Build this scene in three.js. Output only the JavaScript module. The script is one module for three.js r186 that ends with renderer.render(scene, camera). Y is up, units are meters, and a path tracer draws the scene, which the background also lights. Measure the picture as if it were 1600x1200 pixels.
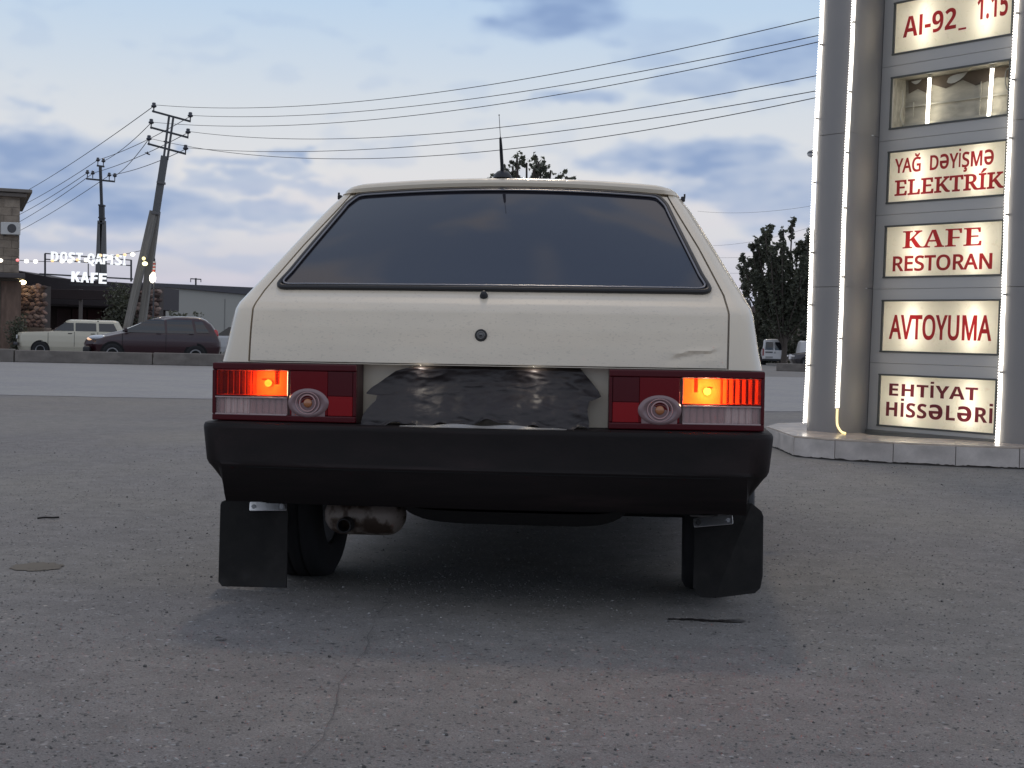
import * as THREE from 'three';
import { mergeGeometries, mergeVertices, toCreasedNormals } from 'three/addons/utils/BufferGeometryUtils.js';
import { RoundedBoxGeometry } from 'three/addons/geometries/RoundedBoxGeometry.js';
import { TextGeometry } from 'three/addons/geometries/TextGeometry.js';
import { FontLoader } from 'three/addons/loaders/FontLoader.js';
import { RectAreaLightUniformsLib } from 'three/addons/lights/RectAreaLightUniformsLib.js';

/* ---------- camera, sky, high lamp, exposure ---------- */
RectAreaLightUniformsLib.init();
const scene = new THREE.Scene();
const renderer = new THREE.WebGLRenderer({ antialias: true });
renderer.toneMapping = THREE.LinearToneMapping;
renderer.toneMappingExposure = 1.1;
renderer.shadowMap.enabled = true;
const camera = new THREE.PerspectiveCamera(29.24, 4 / 3, 0.1, 1500);
camera.rotation.order = 'YXZ';
camera.position.set(0, 0.8, 0);
camera.rotation.set(-0.0248, 0, 0.024);
camera.updateMatrixWorld(true);

const highLamp = new THREE.DirectionalLight(new THREE.Color(1, 0.82, 0.62), 0.36);  // stands in for an unseen high lamp beyond the car
highLamp.position.set(-1, 34, -30); highLamp.target.position.set(0, 0, -4);
highLamp.castShadow = true; highLamp.shadow.radius = 9; highLamp.shadow.mapSize.set(2048, 2048);
Object.assign(highLamp.shadow.camera, { left: -12, right: 12, top: 12, bottom: -12, near: 1, far: 120 });
scene.add(highLamp, highLamp.target);

/* seeded noise */
let seedState = 7;
const rnd = () => { seedState = (seedState + 0x6d2b79f5) | 0; let t = Math.imul(seedState ^ (seedState >>> 15), 1 | seedState); t = (t + Math.imul(t ^ (t >>> 7), 61 | t)) ^ t; return ((t ^ (t >>> 14)) >>> 0) / 4294967296; };
const rr = (a, b) => a + (b - a) * rnd();
const reseed = (n) => { seedState = n; };
const perm = new Float32Array(65536); for (let i = 0; i < 65536; i++) perm[i] = rnd();
const lat = (x, y) => perm[(Math.imul(x, 374761) + Math.imul(y, 668265263) >>> 7 ^ Math.imul(x ^ (y << 3), 1274126177)) & 65535];
function vn(x, y) {
  const xi = Math.floor(x), yi = Math.floor(y); let fx = x - xi, fy = y - yi;
  fx = fx * fx * (3 - 2 * fx); fy = fy * fy * (3 - 2 * fy);
  const a = lat(xi, yi), b = lat(xi + 1, yi), c = lat(xi, yi + 1), d = lat(xi + 1, yi + 1);
  return a + (b - a) * fx + (c - a) * fy + (a - b - c + d) * fx * fy;
}
function fbm(x, y, o = 5) { let s = 0, a = 0.5, n = 0; for (let i = 0; i < o; i++) { s += a * vn(x + i * 17.3, y - i * 9.1); n += a; a *= 0.5; const t = x * 1.624 - y * 1.218; y = x * 1.218 + y * 1.624; x = t; } return s / n; }
const clamp = (x, a = 0, b = 1) => Math.min(b, Math.max(a, x));
const sstep = (a, b, x) => { const t = clamp((x - a) / (b - a)); return t * t * (3 - 2 * t); };
const lerp = (a, b, t) => a + (b - a) * t;
function curve(x, pts) {           // piecewise linear: pts are [x, v...]
  if (x <= pts[0][0]) return pts[0].slice(1);
  for (let i = 1; i < pts.length; i++) if (x <= pts[i][0]) { const t = (x - pts[i - 1][0]) / (pts[i][0] - pts[i - 1][0]); return pts[i].slice(1).map((v, k) => lerp(pts[i - 1][k + 1], v, t)); }
  return pts[pts.length - 1].slice(1);
}
const s2l = (c) => (c <= 0.04045 ? c / 12.92 : Math.pow((c + 0.055) / 1.055, 2.4));

/* the evening sky: air and clouds */
{
  const W = 3072, H = 1536, data = new Float32Array(W * H * 4);
  const air = [[-90, 146, 146, 150], [-0.01, 166, 165, 178], [0, 178, 176, 193], [2, 189, 189, 203], [4, 208, 208, 213], [6.5, 215, 215, 217], [9, 206, 212, 219], [13, 182, 203, 225], [22, 182, 194, 210], [40, 178, 188, 202], [90, 128, 148, 184]];
  // clouds: centre azimuth, elevation, half width, half height (degrees), strength
  const deg = 180 / Math.PI, px = (x, y) => [(x - 800) / 2300 * deg, (543 + 0.024 * (x - 800) - y) / 2300 * deg];
  const blobs = [[860, 30, 125, 48, 1.0], [740, -4, 60, 22, 0.6], [1000, 60, 90, 30, 0.35], [1200, 112, 130, 36, 0.85], [1060, 140, 90, 24, 0.6], [900, 158, 75, 15, 0.75], [990, 95, 60, 14, 0.5], [1070, 255, 150, 34, 0.95], [1190, 310, 120, 50, 0.8], [1120, 225, 80, 12, 0.5],
    [60, 262, 190, 46, 1.0], [150, 330, 220, 44, 0.95], [20, 205, 60, 10, 0.5], [440, 250, 42, 13, 1.0], [395, 268, 80, 9, 0.6], [310, 245, 14, 6, 0.8], [380, 290, 110, 12, 0.6], [430, 330, 95, 20, 0.7], [330, 355, 130, 9, 0.5], [110, 395, 160, 14, 0.5], [360, 400, 120, 10, 0.3], [1160, 385, 80, 14, 0.35], [600, 245, 60, 10, 0.25]
  ].map(([x, y, w, h, k]) => [...px(x, y), w / 2300 * deg, h / 2300 * deg, k]);
  const cl = [0, 0, 0], wc = [214, 206, 214], cloudIn = [126, 150, 190], cloudFar = [196, 188, 188];
  for (let j = 0; j < H; j++) {
    const el = ((j + 0.5) / H - 0.5) * 180, base = curve(el, air);
    for (let i = 0; i < W; i++) {
      const o = (j * W + i) * 4; data[o + 3] = 1;
      if (el < -1) { if (i) { data[o] = data[o - 4]; data[o + 1] = data[o - 3]; data[o + 2] = data[o - 2]; } else for (let c = 0; c < 3; c++) data[o + c] = s2l(base[c] / 255) * 0.8; continue; }
      const th = ((i + 0.5) / W - 0.5) * 2 * Math.PI, az = Math.atan2(Math.cos(th), -Math.sin(th)) * deg;
      const e = Math.max(el, 0) / deg, k = 1 / (Math.sin(e) + 0.1), cx = Math.cos(e) * Math.cos(th) * k * 7, cy = Math.cos(e) * Math.sin(th) * k * 7;
      let dens = 0, warm = 0;
      if (Math.abs(az) < 26 && el < 18) {
        const nx = az * 0.42, ny = el * 1.15, wx = (fbm(nx + 3, ny, 5) - 0.5) * 5.0, wy = (fbm(nx + 41, ny + 9, 5) - 0.5) * 1.5, n = fbm(nx * 1.3 + 11, ny * 1.3 + 5, 6);
        for (const [bx, by, bw, bh, bk] of blobs) { const dx = (az - bx + wx) / bw, dy = (el - by + wy) / bh, q = dx * dx + dy * dy; if (q < 3) dens = Math.max(dens, bk * sstep(1.6, 0.25, q) * (0.5 + 0.7 * n)); }
        const edge = sstep(22, 26, Math.abs(az)) + sstep(14, 18, el);
        dens = Math.max(dens, 0.16 * sstep(0.56, 0.74, n)) * (1 - clamp(edge));
        if (edge > 0) dens += clamp(edge) * sstep(0.42, 0.64, fbm(cx, cy, 4)) * 0.9;
        warm = sstep(0.45, 0.7, fbm(nx * 0.8 + 70, ny * 1.5, 4)) * sstep(8, 3, el);
      } else { dens = sstep(0.42, 0.64, fbm(cx, cy, 4)) * 0.9; warm = el < 8 ? sstep(0.45, 0.7, fbm(cx * 0.6 + 70, cy * 0.6, 3)) * sstep(8, 3, el) : 0; }
      const tex = 0.85 + 0.3 * vn(az * 1.7, el * 6);
      dens = clamp(dens * tex);
      for (let c = 0; c < 3; c++) { cl[c] = lerp(cloudFar[c], cloudIn[c], sstep(24, 15, el)) + (1 - dens) * 18; let v = base[c]; v = lerp(v, wc[c], warm * 0.35); v = lerp(v, cl[c], dens * 0.85); data[o + c] = s2l(v / 255); }
    }
  }
  const sky = new THREE.DataTexture(data, W, H, THREE.RGBAFormat, THREE.FloatType);
  sky.mapping = THREE.EquirectangularReflectionMapping; sky.magFilter = THREE.LinearFilter; sky.needsUpdate = true;
  scene.background = sky; scene.environment = sky; scene.environmentIntensity = 1.0; scene.backgroundIntensity = 1.0;
}

/* ---------- helpers ---------- */
const V = (x, y, z) => new THREE.Vector3(x, y, z);
const used = new Map();
function numbered(name) { const n = used.get(name) ?? 0; used.set(name, n + 1); return n ? name + '_' + String(n).padStart(3, '0') : name; }
function tag(o, label, category, group) { o.userData.label = label; o.userData.category = category; if (group) o.userData.group = group; return o; }
function thing(name, label, category, pos = [0, 0, 0], turn = 0, group) { const o = new THREE.Group(); o.name = numbered(name); o.position.set(...pos); o.rotation.y = turn; scene.add(o); return tag(o, label, category, group); }
function clean(g) { g = g.index ? g.toNonIndexed() : g; for (const k of Object.keys(g.attributes)) if (!['position', 'normal', 'uv'].includes(k)) g.deleteAttribute(k); if (!g.attributes.normal) g.computeVertexNormals(); if (!g.attributes.uv) g.setAttribute('uv', new THREE.BufferAttribute(new Float32Array(g.attributes.position.count * 2), 2)); g.morphAttributes = {}; return g; }
const join = (list) => (list.length === 1 ? list[0] : mergeGeometries(list.map(clean)));
function mesh(name, geo, mat, parent = scene) { const m = new THREE.Mesh(Array.isArray(geo) ? join(geo) : geo, mat); m.name = parent === scene ? numbered(name) : name; m.castShadow = m.receiveShadow = true; parent.add(m); return m; }
const meshes = (name, list, mat, parent) => list.map((g) => mesh(name, g, mat, parent));
function group(name, parent) { const g = new THREE.Group(); g.name = name; parent.add(g); return g; }
function struct(name, geo, mat) { const m = mesh(name, geo, mat); m.userData.kind = 'structure'; return m; }
const box = (w, h, d, x = 0, y = 0, z = 0, r = 0) => (r ? new RoundedBoxGeometry(w, h, d, 2, Math.min(r, w / 2.01, h / 2.01, d / 2.01)) : new THREE.BoxGeometry(w, h, d)).translate(x, y, z);
const cyl = (r0, r1, h, n = 16, open = false) => new THREE.CylinderGeometry(r1, r0, h, n, 1, open);
function between(g, a, b) { const d = b.clone().sub(a), q = new THREE.Quaternion().setFromUnitVectors(V(0, 1, 0), d.clone().normalize()); return g.applyQuaternion(q).translate(...a.clone().add(b).multiplyScalar(0.5).toArray()); }
const rod = (a, b, r0, r1 = r0, n = 8) => between(cyl(r0, r1, a.distanceTo(b), n), a, b);
const beam = (a, b, w, d) => between(new THREE.BoxGeometry(w, a.distanceTo(b), d), a, b);
const tube = (pts, r, seg = 40, n = 8, closed = false, tension = 0.5) => new THREE.TubeGeometry(new THREE.CatmullRomCurve3(pts, closed, 'catmullrom', tension), seg, r, n, closed);
function grid(nu, nv, f) {          // surface from f(u, v) -> [x, y, z]
  const p = [], uv = [], id = [];
  for (let j = 0; j <= nv; j++) for (let i = 0; i <= nu; i++) { p.push(...f(i / nu, j / nv)); uv.push(i / nu, j / nv); }
  for (let j = 0; j < nv; j++) for (let i = 0; i < nu; i++) { const a = j * (nu + 1) + i, b = a + 1, c = a + nu + 1, d = c + 1; id.push(a, b, d, a, d, c); }
  const g = new THREE.BufferGeometry(); g.setAttribute('position', new THREE.Float32BufferAttribute(p, 3)); g.setAttribute('uv', new THREE.Float32BufferAttribute(uv, 2)); g.setIndex(id); g.computeVertexNormals(); return g;
}
function plate(shape, depth, bevel = 0, seg = 12) { const g = new THREE.ExtrudeGeometry(shape, { depth: depth - 2 * bevel, bevelEnabled: bevel > 0, bevelSize: bevel, bevelThickness: bevel, bevelSegments: 2, curveSegments: seg }); return g.translate(0, 0, bevel); }
function poly(pts) { const s = new THREE.Shape(); pts.forEach(([x, y], i) => (i ? s.lineTo(x, y) : s.moveTo(x, y))); s.closePath(); return s; }
function roundRect(x0, y0, x1, y1, r) { const s = new THREE.Shape(); s.moveTo(x0 + r, y0); s.lineTo(x1 - r, y0); s.absarc(x1 - r, y0 + r, r, -Math.PI / 2, 0); s.lineTo(x1, y1 - r); s.absarc(x1 - r, y1 - r, r, 0, Math.PI / 2); s.lineTo(x0 + r, y1); s.absarc(x0 + r, y1 - r, r, Math.PI / 2, Math.PI); s.lineTo(x0, y0 + r); s.absarc(x0 + r, y0 + r, r, Math.PI, 1.5 * Math.PI); return s; }
// a place in the world by the photograph's pixel (1600 x 1200) and its distance along -z; used once, to take the measurements of far things
const camQ = camera.quaternion.clone();
function P(x, y, Z) { const d = V((x - 800) / 2300, -(y - 600) / 2300, -1).applyQuaternion(camQ); return d.multiplyScalar(Z / -d.z).add(camera.position); }
const C = (r, g, b) => new THREE.Color().setRGB(r, g, b);
const M = (r, g, b, rough = 0.8, extra = {}) => new THREE.MeshPhysicalMaterial({ color: C(r, g, b), roughness: rough, ...extra });
const glow = (r, g, b, k) => new THREE.MeshStandardMaterial({ color: C(0.8, 0.8, 0.8), roughness: 0.6, emissive: C(r, g, b), emissiveIntensity: k });
function noiseTex(n, f, rep = 1, srgb = true) {   // f(u, v) -> [r, g, b] 0..1 or a grey
  const d = new Uint8Array(n * n * 4);
  for (let j = 0; j < n; j++) for (let i = 0; i < n; i++) { let v = f(i / n, j / n); if (typeof v === 'number') v = [v, v, v]; const o = (j * n + i) * 4; for (let c = 0; c < 3; c++) d[o + c] = clamp(v[c]) * 255; d[o + 3] = 255; }
  const t = new THREE.DataTexture(d, n, n); t.wrapS = t.wrapT = THREE.RepeatWrapping; t.magFilter = THREE.LinearFilter; t.repeat.set(rep, rep); if (srgb) t.colorSpace = THREE.SRGBColorSpace; t.needsUpdate = true; return t;
}
function tnoise(u, v, f, o = 4, k = 0) {     // the same noise, repeating at u, v = 1
  let s = 0, a = 0.5, n = 0; f = Math.round(f);
  for (let q = 0; q < o; q++) {
    const x = u * f, y = v * f, xi = Math.floor(x), yi = Math.floor(y), x1 = (xi + 1) % f + k, y1 = (yi + 1) % f + q * 31; let fx = x - xi, fy = y - yi; fx = fx * fx * (3 - 2 * fx); fy = fy * fy * (3 - 2 * fy);
    const x0 = xi % f + k, y0 = yi % f + q * 31, A = lat(x0, y0), B = lat(x1, y0), D = lat(x0, y1), E = lat(x1, y1);
    s += a * (A + (B - A) * fx + (D - A) * fy + (A - B - D + E) * fx * fy); n += a; a *= 0.5; f *= 2;
  }
  return s / n;
}
function boxUV(g, k = 1) { g = clean(g); const p = g.attributes.position, n = g.attributes.normal, uv = g.attributes.uv; for (let i = 0; i < p.count; i++) { const ax = Math.abs(n.getX(i)), ay = Math.abs(n.getY(i)), az = Math.abs(n.getZ(i)); if (ay > ax && ay > az) uv.setXY(i, p.getX(i) * k, p.getZ(i) * k); else if (ax > az) uv.setXY(i, p.getZ(i) * k, p.getY(i) * k); else uv.setXY(i, p.getX(i) * k, p.getY(i) * k); } return g; }

/* shared materials */
const grain = noiseTex(512, (u, v) => 0.5 + 0.9 * (tnoise(u, v, 24, 4) - 0.5) + 0.25 * (rnd() - 0.5), 1, false);
const plasticBump = noiseTex(256, () => 0.35 + 0.3 * rnd(), 1, false);
const mottle = noiseTex(512, (u, v) => { const n = tnoise(u, v, 9, 5, 30); const s = 0.86 + 0.28 * (n - 0.5) + 0.06 * (rnd() - 0.5); return [s, s * 0.985, s * 0.965]; });
const concreteMat = M(0.27, 0.25, 0.235, 0.92, { map: mottle, bumpMap: grain, bumpScale: 0.004 });
const steelMat = M(0.33, 0.34, 0.35, 0.45, { metalness: 0.8 });
const darkSteel = M(0.055, 0.06, 0.068, 0.6, { metalness: 0.2 });
const dustTex = noiseTex(512, (u, v) => { const n = tnoise(u, v, 5, 6, 90), m = tnoise(u, v, 40, 3, 15); const s = 0.62 + 0.5 * sstep(0.5, 0.8, n) + 0.25 * (m - 0.5) + 0.1 * (rnd() - 0.5); return [s, s * 0.97, s * 0.94]; });
const blackRubber = M(0.022, 0.021, 0.021, 0.85, { map: dustTex, bumpMap: grain, bumpScale: 0.0006 });
const chromeMat = M(0.75, 0.75, 0.76, 0.28, { metalness: 1, bumpMap: grain, bumpScale: 0.0006 });
const darkGlass = M(0.012, 0.014, 0.018, 0.06, { ior: 1.7 });
const blackPlastic = M(0.02, 0.02, 0.023, 0.5);

/* ---------- ground and road ---------- */
function asphaltMaps(n, tile, seed, stones, baseTone) {
  reseed(seed);
  const col = document.createElement('canvas'), bmp = document.createElement('canvas'); col.width = col.height = bmp.width = bmp.height = n;
  const a = col.getContext('2d'), b = bmp.getContext('2d'), ia = a.createImageData(n, n), ib = b.createImageData(n, n);
  for (let j = 0; j < n; j++) for (let i = 0; i < n; i++) {
    const u = i / n, v = j / n, o = (j * n + i) * 4, big = tnoise(u, v, 5, 3, 3) - 0.5, mid = tnoise(u, v, 60, 2, 8) - 0.5, f = rnd() - 0.5;
    const t = baseTone * (1 + 0.10 * big + 0.16 * mid + 0.34 * f);
    ia.data[o] = t * 1.01; ia.data[o + 1] = t * 0.995; ia.data[o + 2] = t * (0.985 - 0.05 * big); ia.data[o + 3] = 255;
    const h = 128 + 50 * mid + 46 * f; ib.data[o] = ib.data[o + 1] = ib.data[o + 2] = h; ib.data[o + 3] = 255;
  }
  a.putImageData(ia, 0, 0); b.putImageData(ib, 0, 0);
  for (let k = 0; k < stones; k++) {
    const r = (0.7 + Math.pow(rnd(), 3.2) * 2.9) * n / 2048 * (4.4 / tile), x = rnd() * n, y = rnd() * n, ro = rnd() * 3.1, e = 0.55 + 0.45 * rnd(), dark = rnd() < 0.42;
    const tone = dark ? baseTone * rr(0.45, 0.75) : baseTone * rr(1.08, 1.5), al = rr(0.35, 0.9), w = rr(-0.05, 0.05);
    for (const [ox, oy] of [[0, 0], [x < 8 ? n : x > n - 8 ? -n : 0, 0], [0, y < 8 ? n : y > n - 8 ? -n : 0]]) {
      a.fillStyle = `rgba(${clamp(tone * (1 + w), 0, 255) | 0},${clamp(tone, 0, 255) | 0},${clamp(tone * (1 - w), 0, 255) | 0},${al})`;
      a.beginPath(); a.ellipse(x + ox, y + oy, r, r * e, ro, 0, 7); a.fill();
      b.fillStyle = dark ? `rgba(40,40,40,${al * 0.8})` : `rgba(225,225,225,${al * 0.7})`;
      b.beginPath(); b.ellipse(x + ox, y + oy, r, r * e, ro, 0, 7); b.fill();
      if (!ox && !oy && x >= 8 && x <= n - 8 && y >= 8 && y <= n - 8) break;
    }
  }
  const tex = (c, s) => { const t = new THREE.CanvasTexture(c); t.wrapS = t.wrapT = THREE.RepeatWrapping; t.repeat.set(1 / tile, 1 / tile); if (s) t.colorSpace = THREE.SRGBColorSpace; return t; };
  return [tex(col, true), tex(bmp, false)];
}
const [asphaltColor, asphaltBump] = asphaltMaps(2048, 4.4, 11, 46000, 117);
{
  const axis = (lo, hi, mid, n, p) => Array.from({ length: n + 1 }, (_, i) => { const t = i / n * 2 - 1; return mid + Math.sign(t) * Math.pow(Math.abs(t), p) * (t < 0 ? mid - lo : hi - mid); });
  const xs = axis(-420, 420, 0, 150, 3.6), zs = axis(-620, 120, -5, 170, 3.4), p = [], uv = [], col = [], id = [];
  for (const z of zs) for (const x of xs) {
    p.push(x, 0, z); uv.push(x, z);
    const n1 = fbm(x * 0.55 + 5, z * 0.55, 4), n2 = fbm(x * 1.9 + 60, z * 1.9 + 3, 4), n3 = fbm(x * 0.13 + 9, z * 0.2, 3);
    const dirt = sstep(0.5, 0.72, n1) * 0.5 + sstep(0.55, 0.75, n2) * 0.2, k = 0.93 + 0.22 * (n3 - 0.5) + 0.12 * (n2 - 0.5);
    col.push(k * (1.0 + 0.08 * dirt), k * (0.985 + 0.03 * dirt), k * (0.975 - 0.06 * dirt));
  }
  const w = xs.length; for (let j = 0; j < zs.length - 1; j++) for (let i = 0; i < w - 1; i++) { const a = j * w + i; id.push(a, a + w, a + 1, a + 1, a + w, a + w + 1); }
  const g = new THREE.BufferGeometry(); g.setAttribute('position', new THREE.Float32BufferAttribute(p, 3)); g.setAttribute('uv', new THREE.Float32BufferAttribute(uv, 2)); g.setAttribute('color', new THREE.Float32BufferAttribute(col, 3)); g.setIndex(id); g.computeVertexNormals();
  struct('ground', g, new THREE.MeshStandardMaterial({ map: asphaltColor, bumpMap: asphaltBump, bumpScale: 0.005, roughness: 0.86, vertexColors: true }));
}
{ // the street beyond the lot, a smoother and paler sheet with a ragged near edge
  const p = [], uv = [], id = [], n = 300; reseed(5);
  for (let i = 0; i <= n; i++) { const x = -70 + 140 * i / n, near = -20.2 - x * 0.05 + (fbm(x * 0.9, 2, 4) - 0.5) * 0.9, far = -46.4 + (x + 9) * -0.25; p.push(x, 0.004, near, x, 0.004, Math.min(far, near - 4)); uv.push(x, near, x, far); if (i < n) { const a = i * 2; id.push(a, a + 2, a + 1, a + 1, a + 2, a + 3); } }
  const g = new THREE.BufferGeometry(); g.setAttribute('position', new THREE.Float32BufferAttribute(p, 3)); g.setAttribute('uv', new THREE.Float32BufferAttribute(uv, 2)); g.setIndex(id); g.computeVertexNormals();
  const [c, b] = asphaltMaps(1024, 4.4, 21, 9000, 128);
  struct('road', g, new THREE.MeshStandardMaterial({ map: c, bumpMap: b, bumpScale: 0.002, roughness: 0.62, color: C(0.98, 1.0, 1.04) }));
}
{ // the exposed stones of the near asphalt and the loose grit on it
  reseed(77);
  const g = new THREE.IcosahedronGeometry(1, 0), n = 42000, m = new THREE.InstancedMesh(g, new THREE.MeshStandardMaterial({ roughness: 0.85 }), n), o = new THREE.Object3D();
  for (let i = 0; i < n; i++) {
    const z = -2.65 - Math.pow(rnd(), 1.35) * 8.5, x = rr(-0.46, 0.46) * -z, loose = rnd() < 0.03, s = loose ? 0.0012 + Math.pow(rnd(), 4) * 0.0045 : 0.0013 + Math.pow(rnd(), 2.2) * 0.0032;
    o.position.set(x, loose ? s * 0.4 : -s * rr(0.1, 0.5), z); o.rotation.set(rr(0, 6), rr(0, 6), rr(0, 6)); o.scale.set(s * rr(0.8, 1.5), s * rr(0.7, 1), s * rr(0.8, 1.4)); o.updateMatrix(); m.setMatrixAt(i, o.matrix);
    const k = rnd(), t = k < 0.25 ? rr(0.07, 0.125) : k < 0.85 ? rr(0.13, 0.225) : rr(0.235, 0.38); m.setColorAt(i, C(t, t * 0.975, t * 0.94));
  }
  m.name = 'gravel'; m.userData.kind = 'stuff'; m.castShadow = m.receiveShadow = true; scene.add(m);
}
function ragged(name, pts, mat, y, label, cat) {   // a thin irregular patch lying on the asphalt
  const fine = []; pts.forEach((p, i) => { const q = pts[(i + 1) % pts.length]; for (let k = 0; k < 5; k++) fine.push([lerp(p[0], q[0], k / 5) + rr(-0.004, 0.004), lerp(p[1], q[1], k / 5) + rr(-0.006, 0.006)]); });
  const s = poly(fine), g = new THREE.ShapeGeometry(s); g.rotateX(-Math.PI / 2); g.translate(0, y, 0); const m = mesh(name, g, mat); return tag(m, label, cat);
}
{
  reseed(31); const ring = (cx, cz, rx, rz, n, jag) => Array.from({ length: n }, (_, i) => { const t = i / n * 6.283, k = 1 + jag * (rnd() - 0.5); return [cx + rx * Math.cos(t) * k, -(cz + rz * Math.sin(t) * k)]; });
  ragged('oil_stain', [...[[0.47, 4.375], [0.50, 4.39], [0.54, 4.40], [0.575, 4.395], [0.60, 4.375], [0.625, 4.37], [0.655, 4.39], [0.69, 4.40], [0.715, 4.385], [0.71, 4.35], [0.685, 4.33], [0.655, 4.325], [0.625, 4.335], [0.60, 4.34], [0.575, 4.345], [0.545, 4.36], [0.505, 4.362]].map(([x, z]) => [x, 4.365 + (z - 4.365) * 0.62])], M(0.018, 0.014, 0.014, 0.45), 0.003, 'dark wet crack stain on the asphalt behind the right mud flap', 'stain');
  ragged('dirt_patch', ring(-1.63, -5.08, 0.085, 0.1, 40, 0.3), M(0.15, 0.132, 0.108, 0.95), 0.0025, 'small brown dirt patch on the asphalt left of the car', 'stain');
  const tw = thing('twig', 'thin dark twig lying on the asphalt at far left', 'twig', [-2.01, 0.006, -6.41], 0.25);
  mesh('stem', tube([V(-0.045, 0, 0), V(-0.015, 0.004, 0.006), V(0.015, 0.002, -0.004), V(0.045, 0.004, 0.002)], 0.0045, 12, 5), M(0.02, 0.018, 0.018, 0.9), tw);
  const lf = thing('leaf', 'small dark fallen leaf on the asphalt in front of the left mud flap', 'leaf', [-0.76, 0.006, -3.91], 0.5);
  mesh('blade', grid(6, 4, (u, v) => [(u - 0.5) * 0.036, 0.004 * Math.sin(u * 5), (v - 0.5) * 0.02 * Math.sin(Math.PI * clamp(u, 0.06, 0.94))]), M(0.02, 0.018, 0.016, 0.9), lf);
  // the hairline crack running towards the camera
  const cp = []; for (let i = 0; i <= 40; i++) { const z = -4.75 + i * 0.06; cp.push([-0.375 + 0.008 * Math.sin(i * 0.5) + rr(-0.007, 0.007), z]); }
  const pts = [], idx = []; cp.forEach(([x, z], i) => { const w = 0.0004 + 0.0016 * rnd() * rnd(); pts.push(x - w, 0.005, z, x + w, 0.005, z); if (i) { const a = i * 2 - 2; idx.push(a, a + 2, a + 1, a + 1, a + 2, a + 3); } });
  const g = new THREE.BufferGeometry(); g.setAttribute('position', new THREE.Float32BufferAttribute(pts, 3)); g.setIndex(idx); g.computeVertexNormals();
  const ck = mesh('asphalt_crack', g, M(0.10, 0.097, 0.094, 0.95)); tag(ck, 'hairline crack in the asphalt running from under the bumper', 'crack');
}

/* ---------- the cream hatchback ---------- */
const paintDust = noiseTex(512, (u, v) => { const n = tnoise(u, v, 6, 6, 50), d = tnoise(u, v, 90, 2, 5); const s = 0.965 + 0.05 * (n - 0.5) - (d > 0.74 ? 0.05 : 0) + 0.02 * (rnd() - 0.5); return [s, s * 0.997, s * 0.985]; }, 2);
const paint = M(0.82, 0.725, 0.59, 0.42, { clearcoat: 1, clearcoatRoughness: 0.1, map: paintDust });
const bodyRows = [ // height, rear face, nose, half width
  [0.335, 0.22, 3.96, 0.72], [0.36, 0.16, 3.98, 0.77], [0.45, 0.14, 4.0, 0.795], [0.566, 0.14, 4.0, 0.795], [0.741, 0.14, 3.97, 0.795], [0.743, 0.08, 3.97, 0.82], [0.80, 0.09, 3.75, 0.808], [0.85, 0.102, 3.35, 0.801], [0.905, 0.122, 2.98, 0.793], [0.925, 0.142, 2.92, 0.788], [0.965, 0.20, 2.82, 0.768],
  [1.00, 0.243, 2.75, 0.748], [1.12, 0.394, 2.52, 0.682], [1.20, 0.494, 2.37, 0.638], [1.26, 0.57, 2.24, 0.603], [1.298, 0.618, 2.16, 0.575], [1.304, 0.625, 2.15, 0.570], [1.306, 0.618, 2.15, 0.569], [1.318, 0.615, 2.12, 0.561], [1.328, 0.622, 2.09, 0.549], [1.334, 0.634, 2.06, 0.53], [1.337, 0.655, 2.03, 0.50]];
const seamRows = [[0.745, 0.718], [0.91, 0.720], [0.965, 0.706], [1.114, 0.634], [1.30, 0.530]];
const RC = 0.05;                                       // how far the rear face curves forward towards its sides
const crown = (x, y) => y + 0.026 * Math.max(0, 1 - (x / 0.56) ** 2) * sstep(1.0, 1.33, y);
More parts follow.
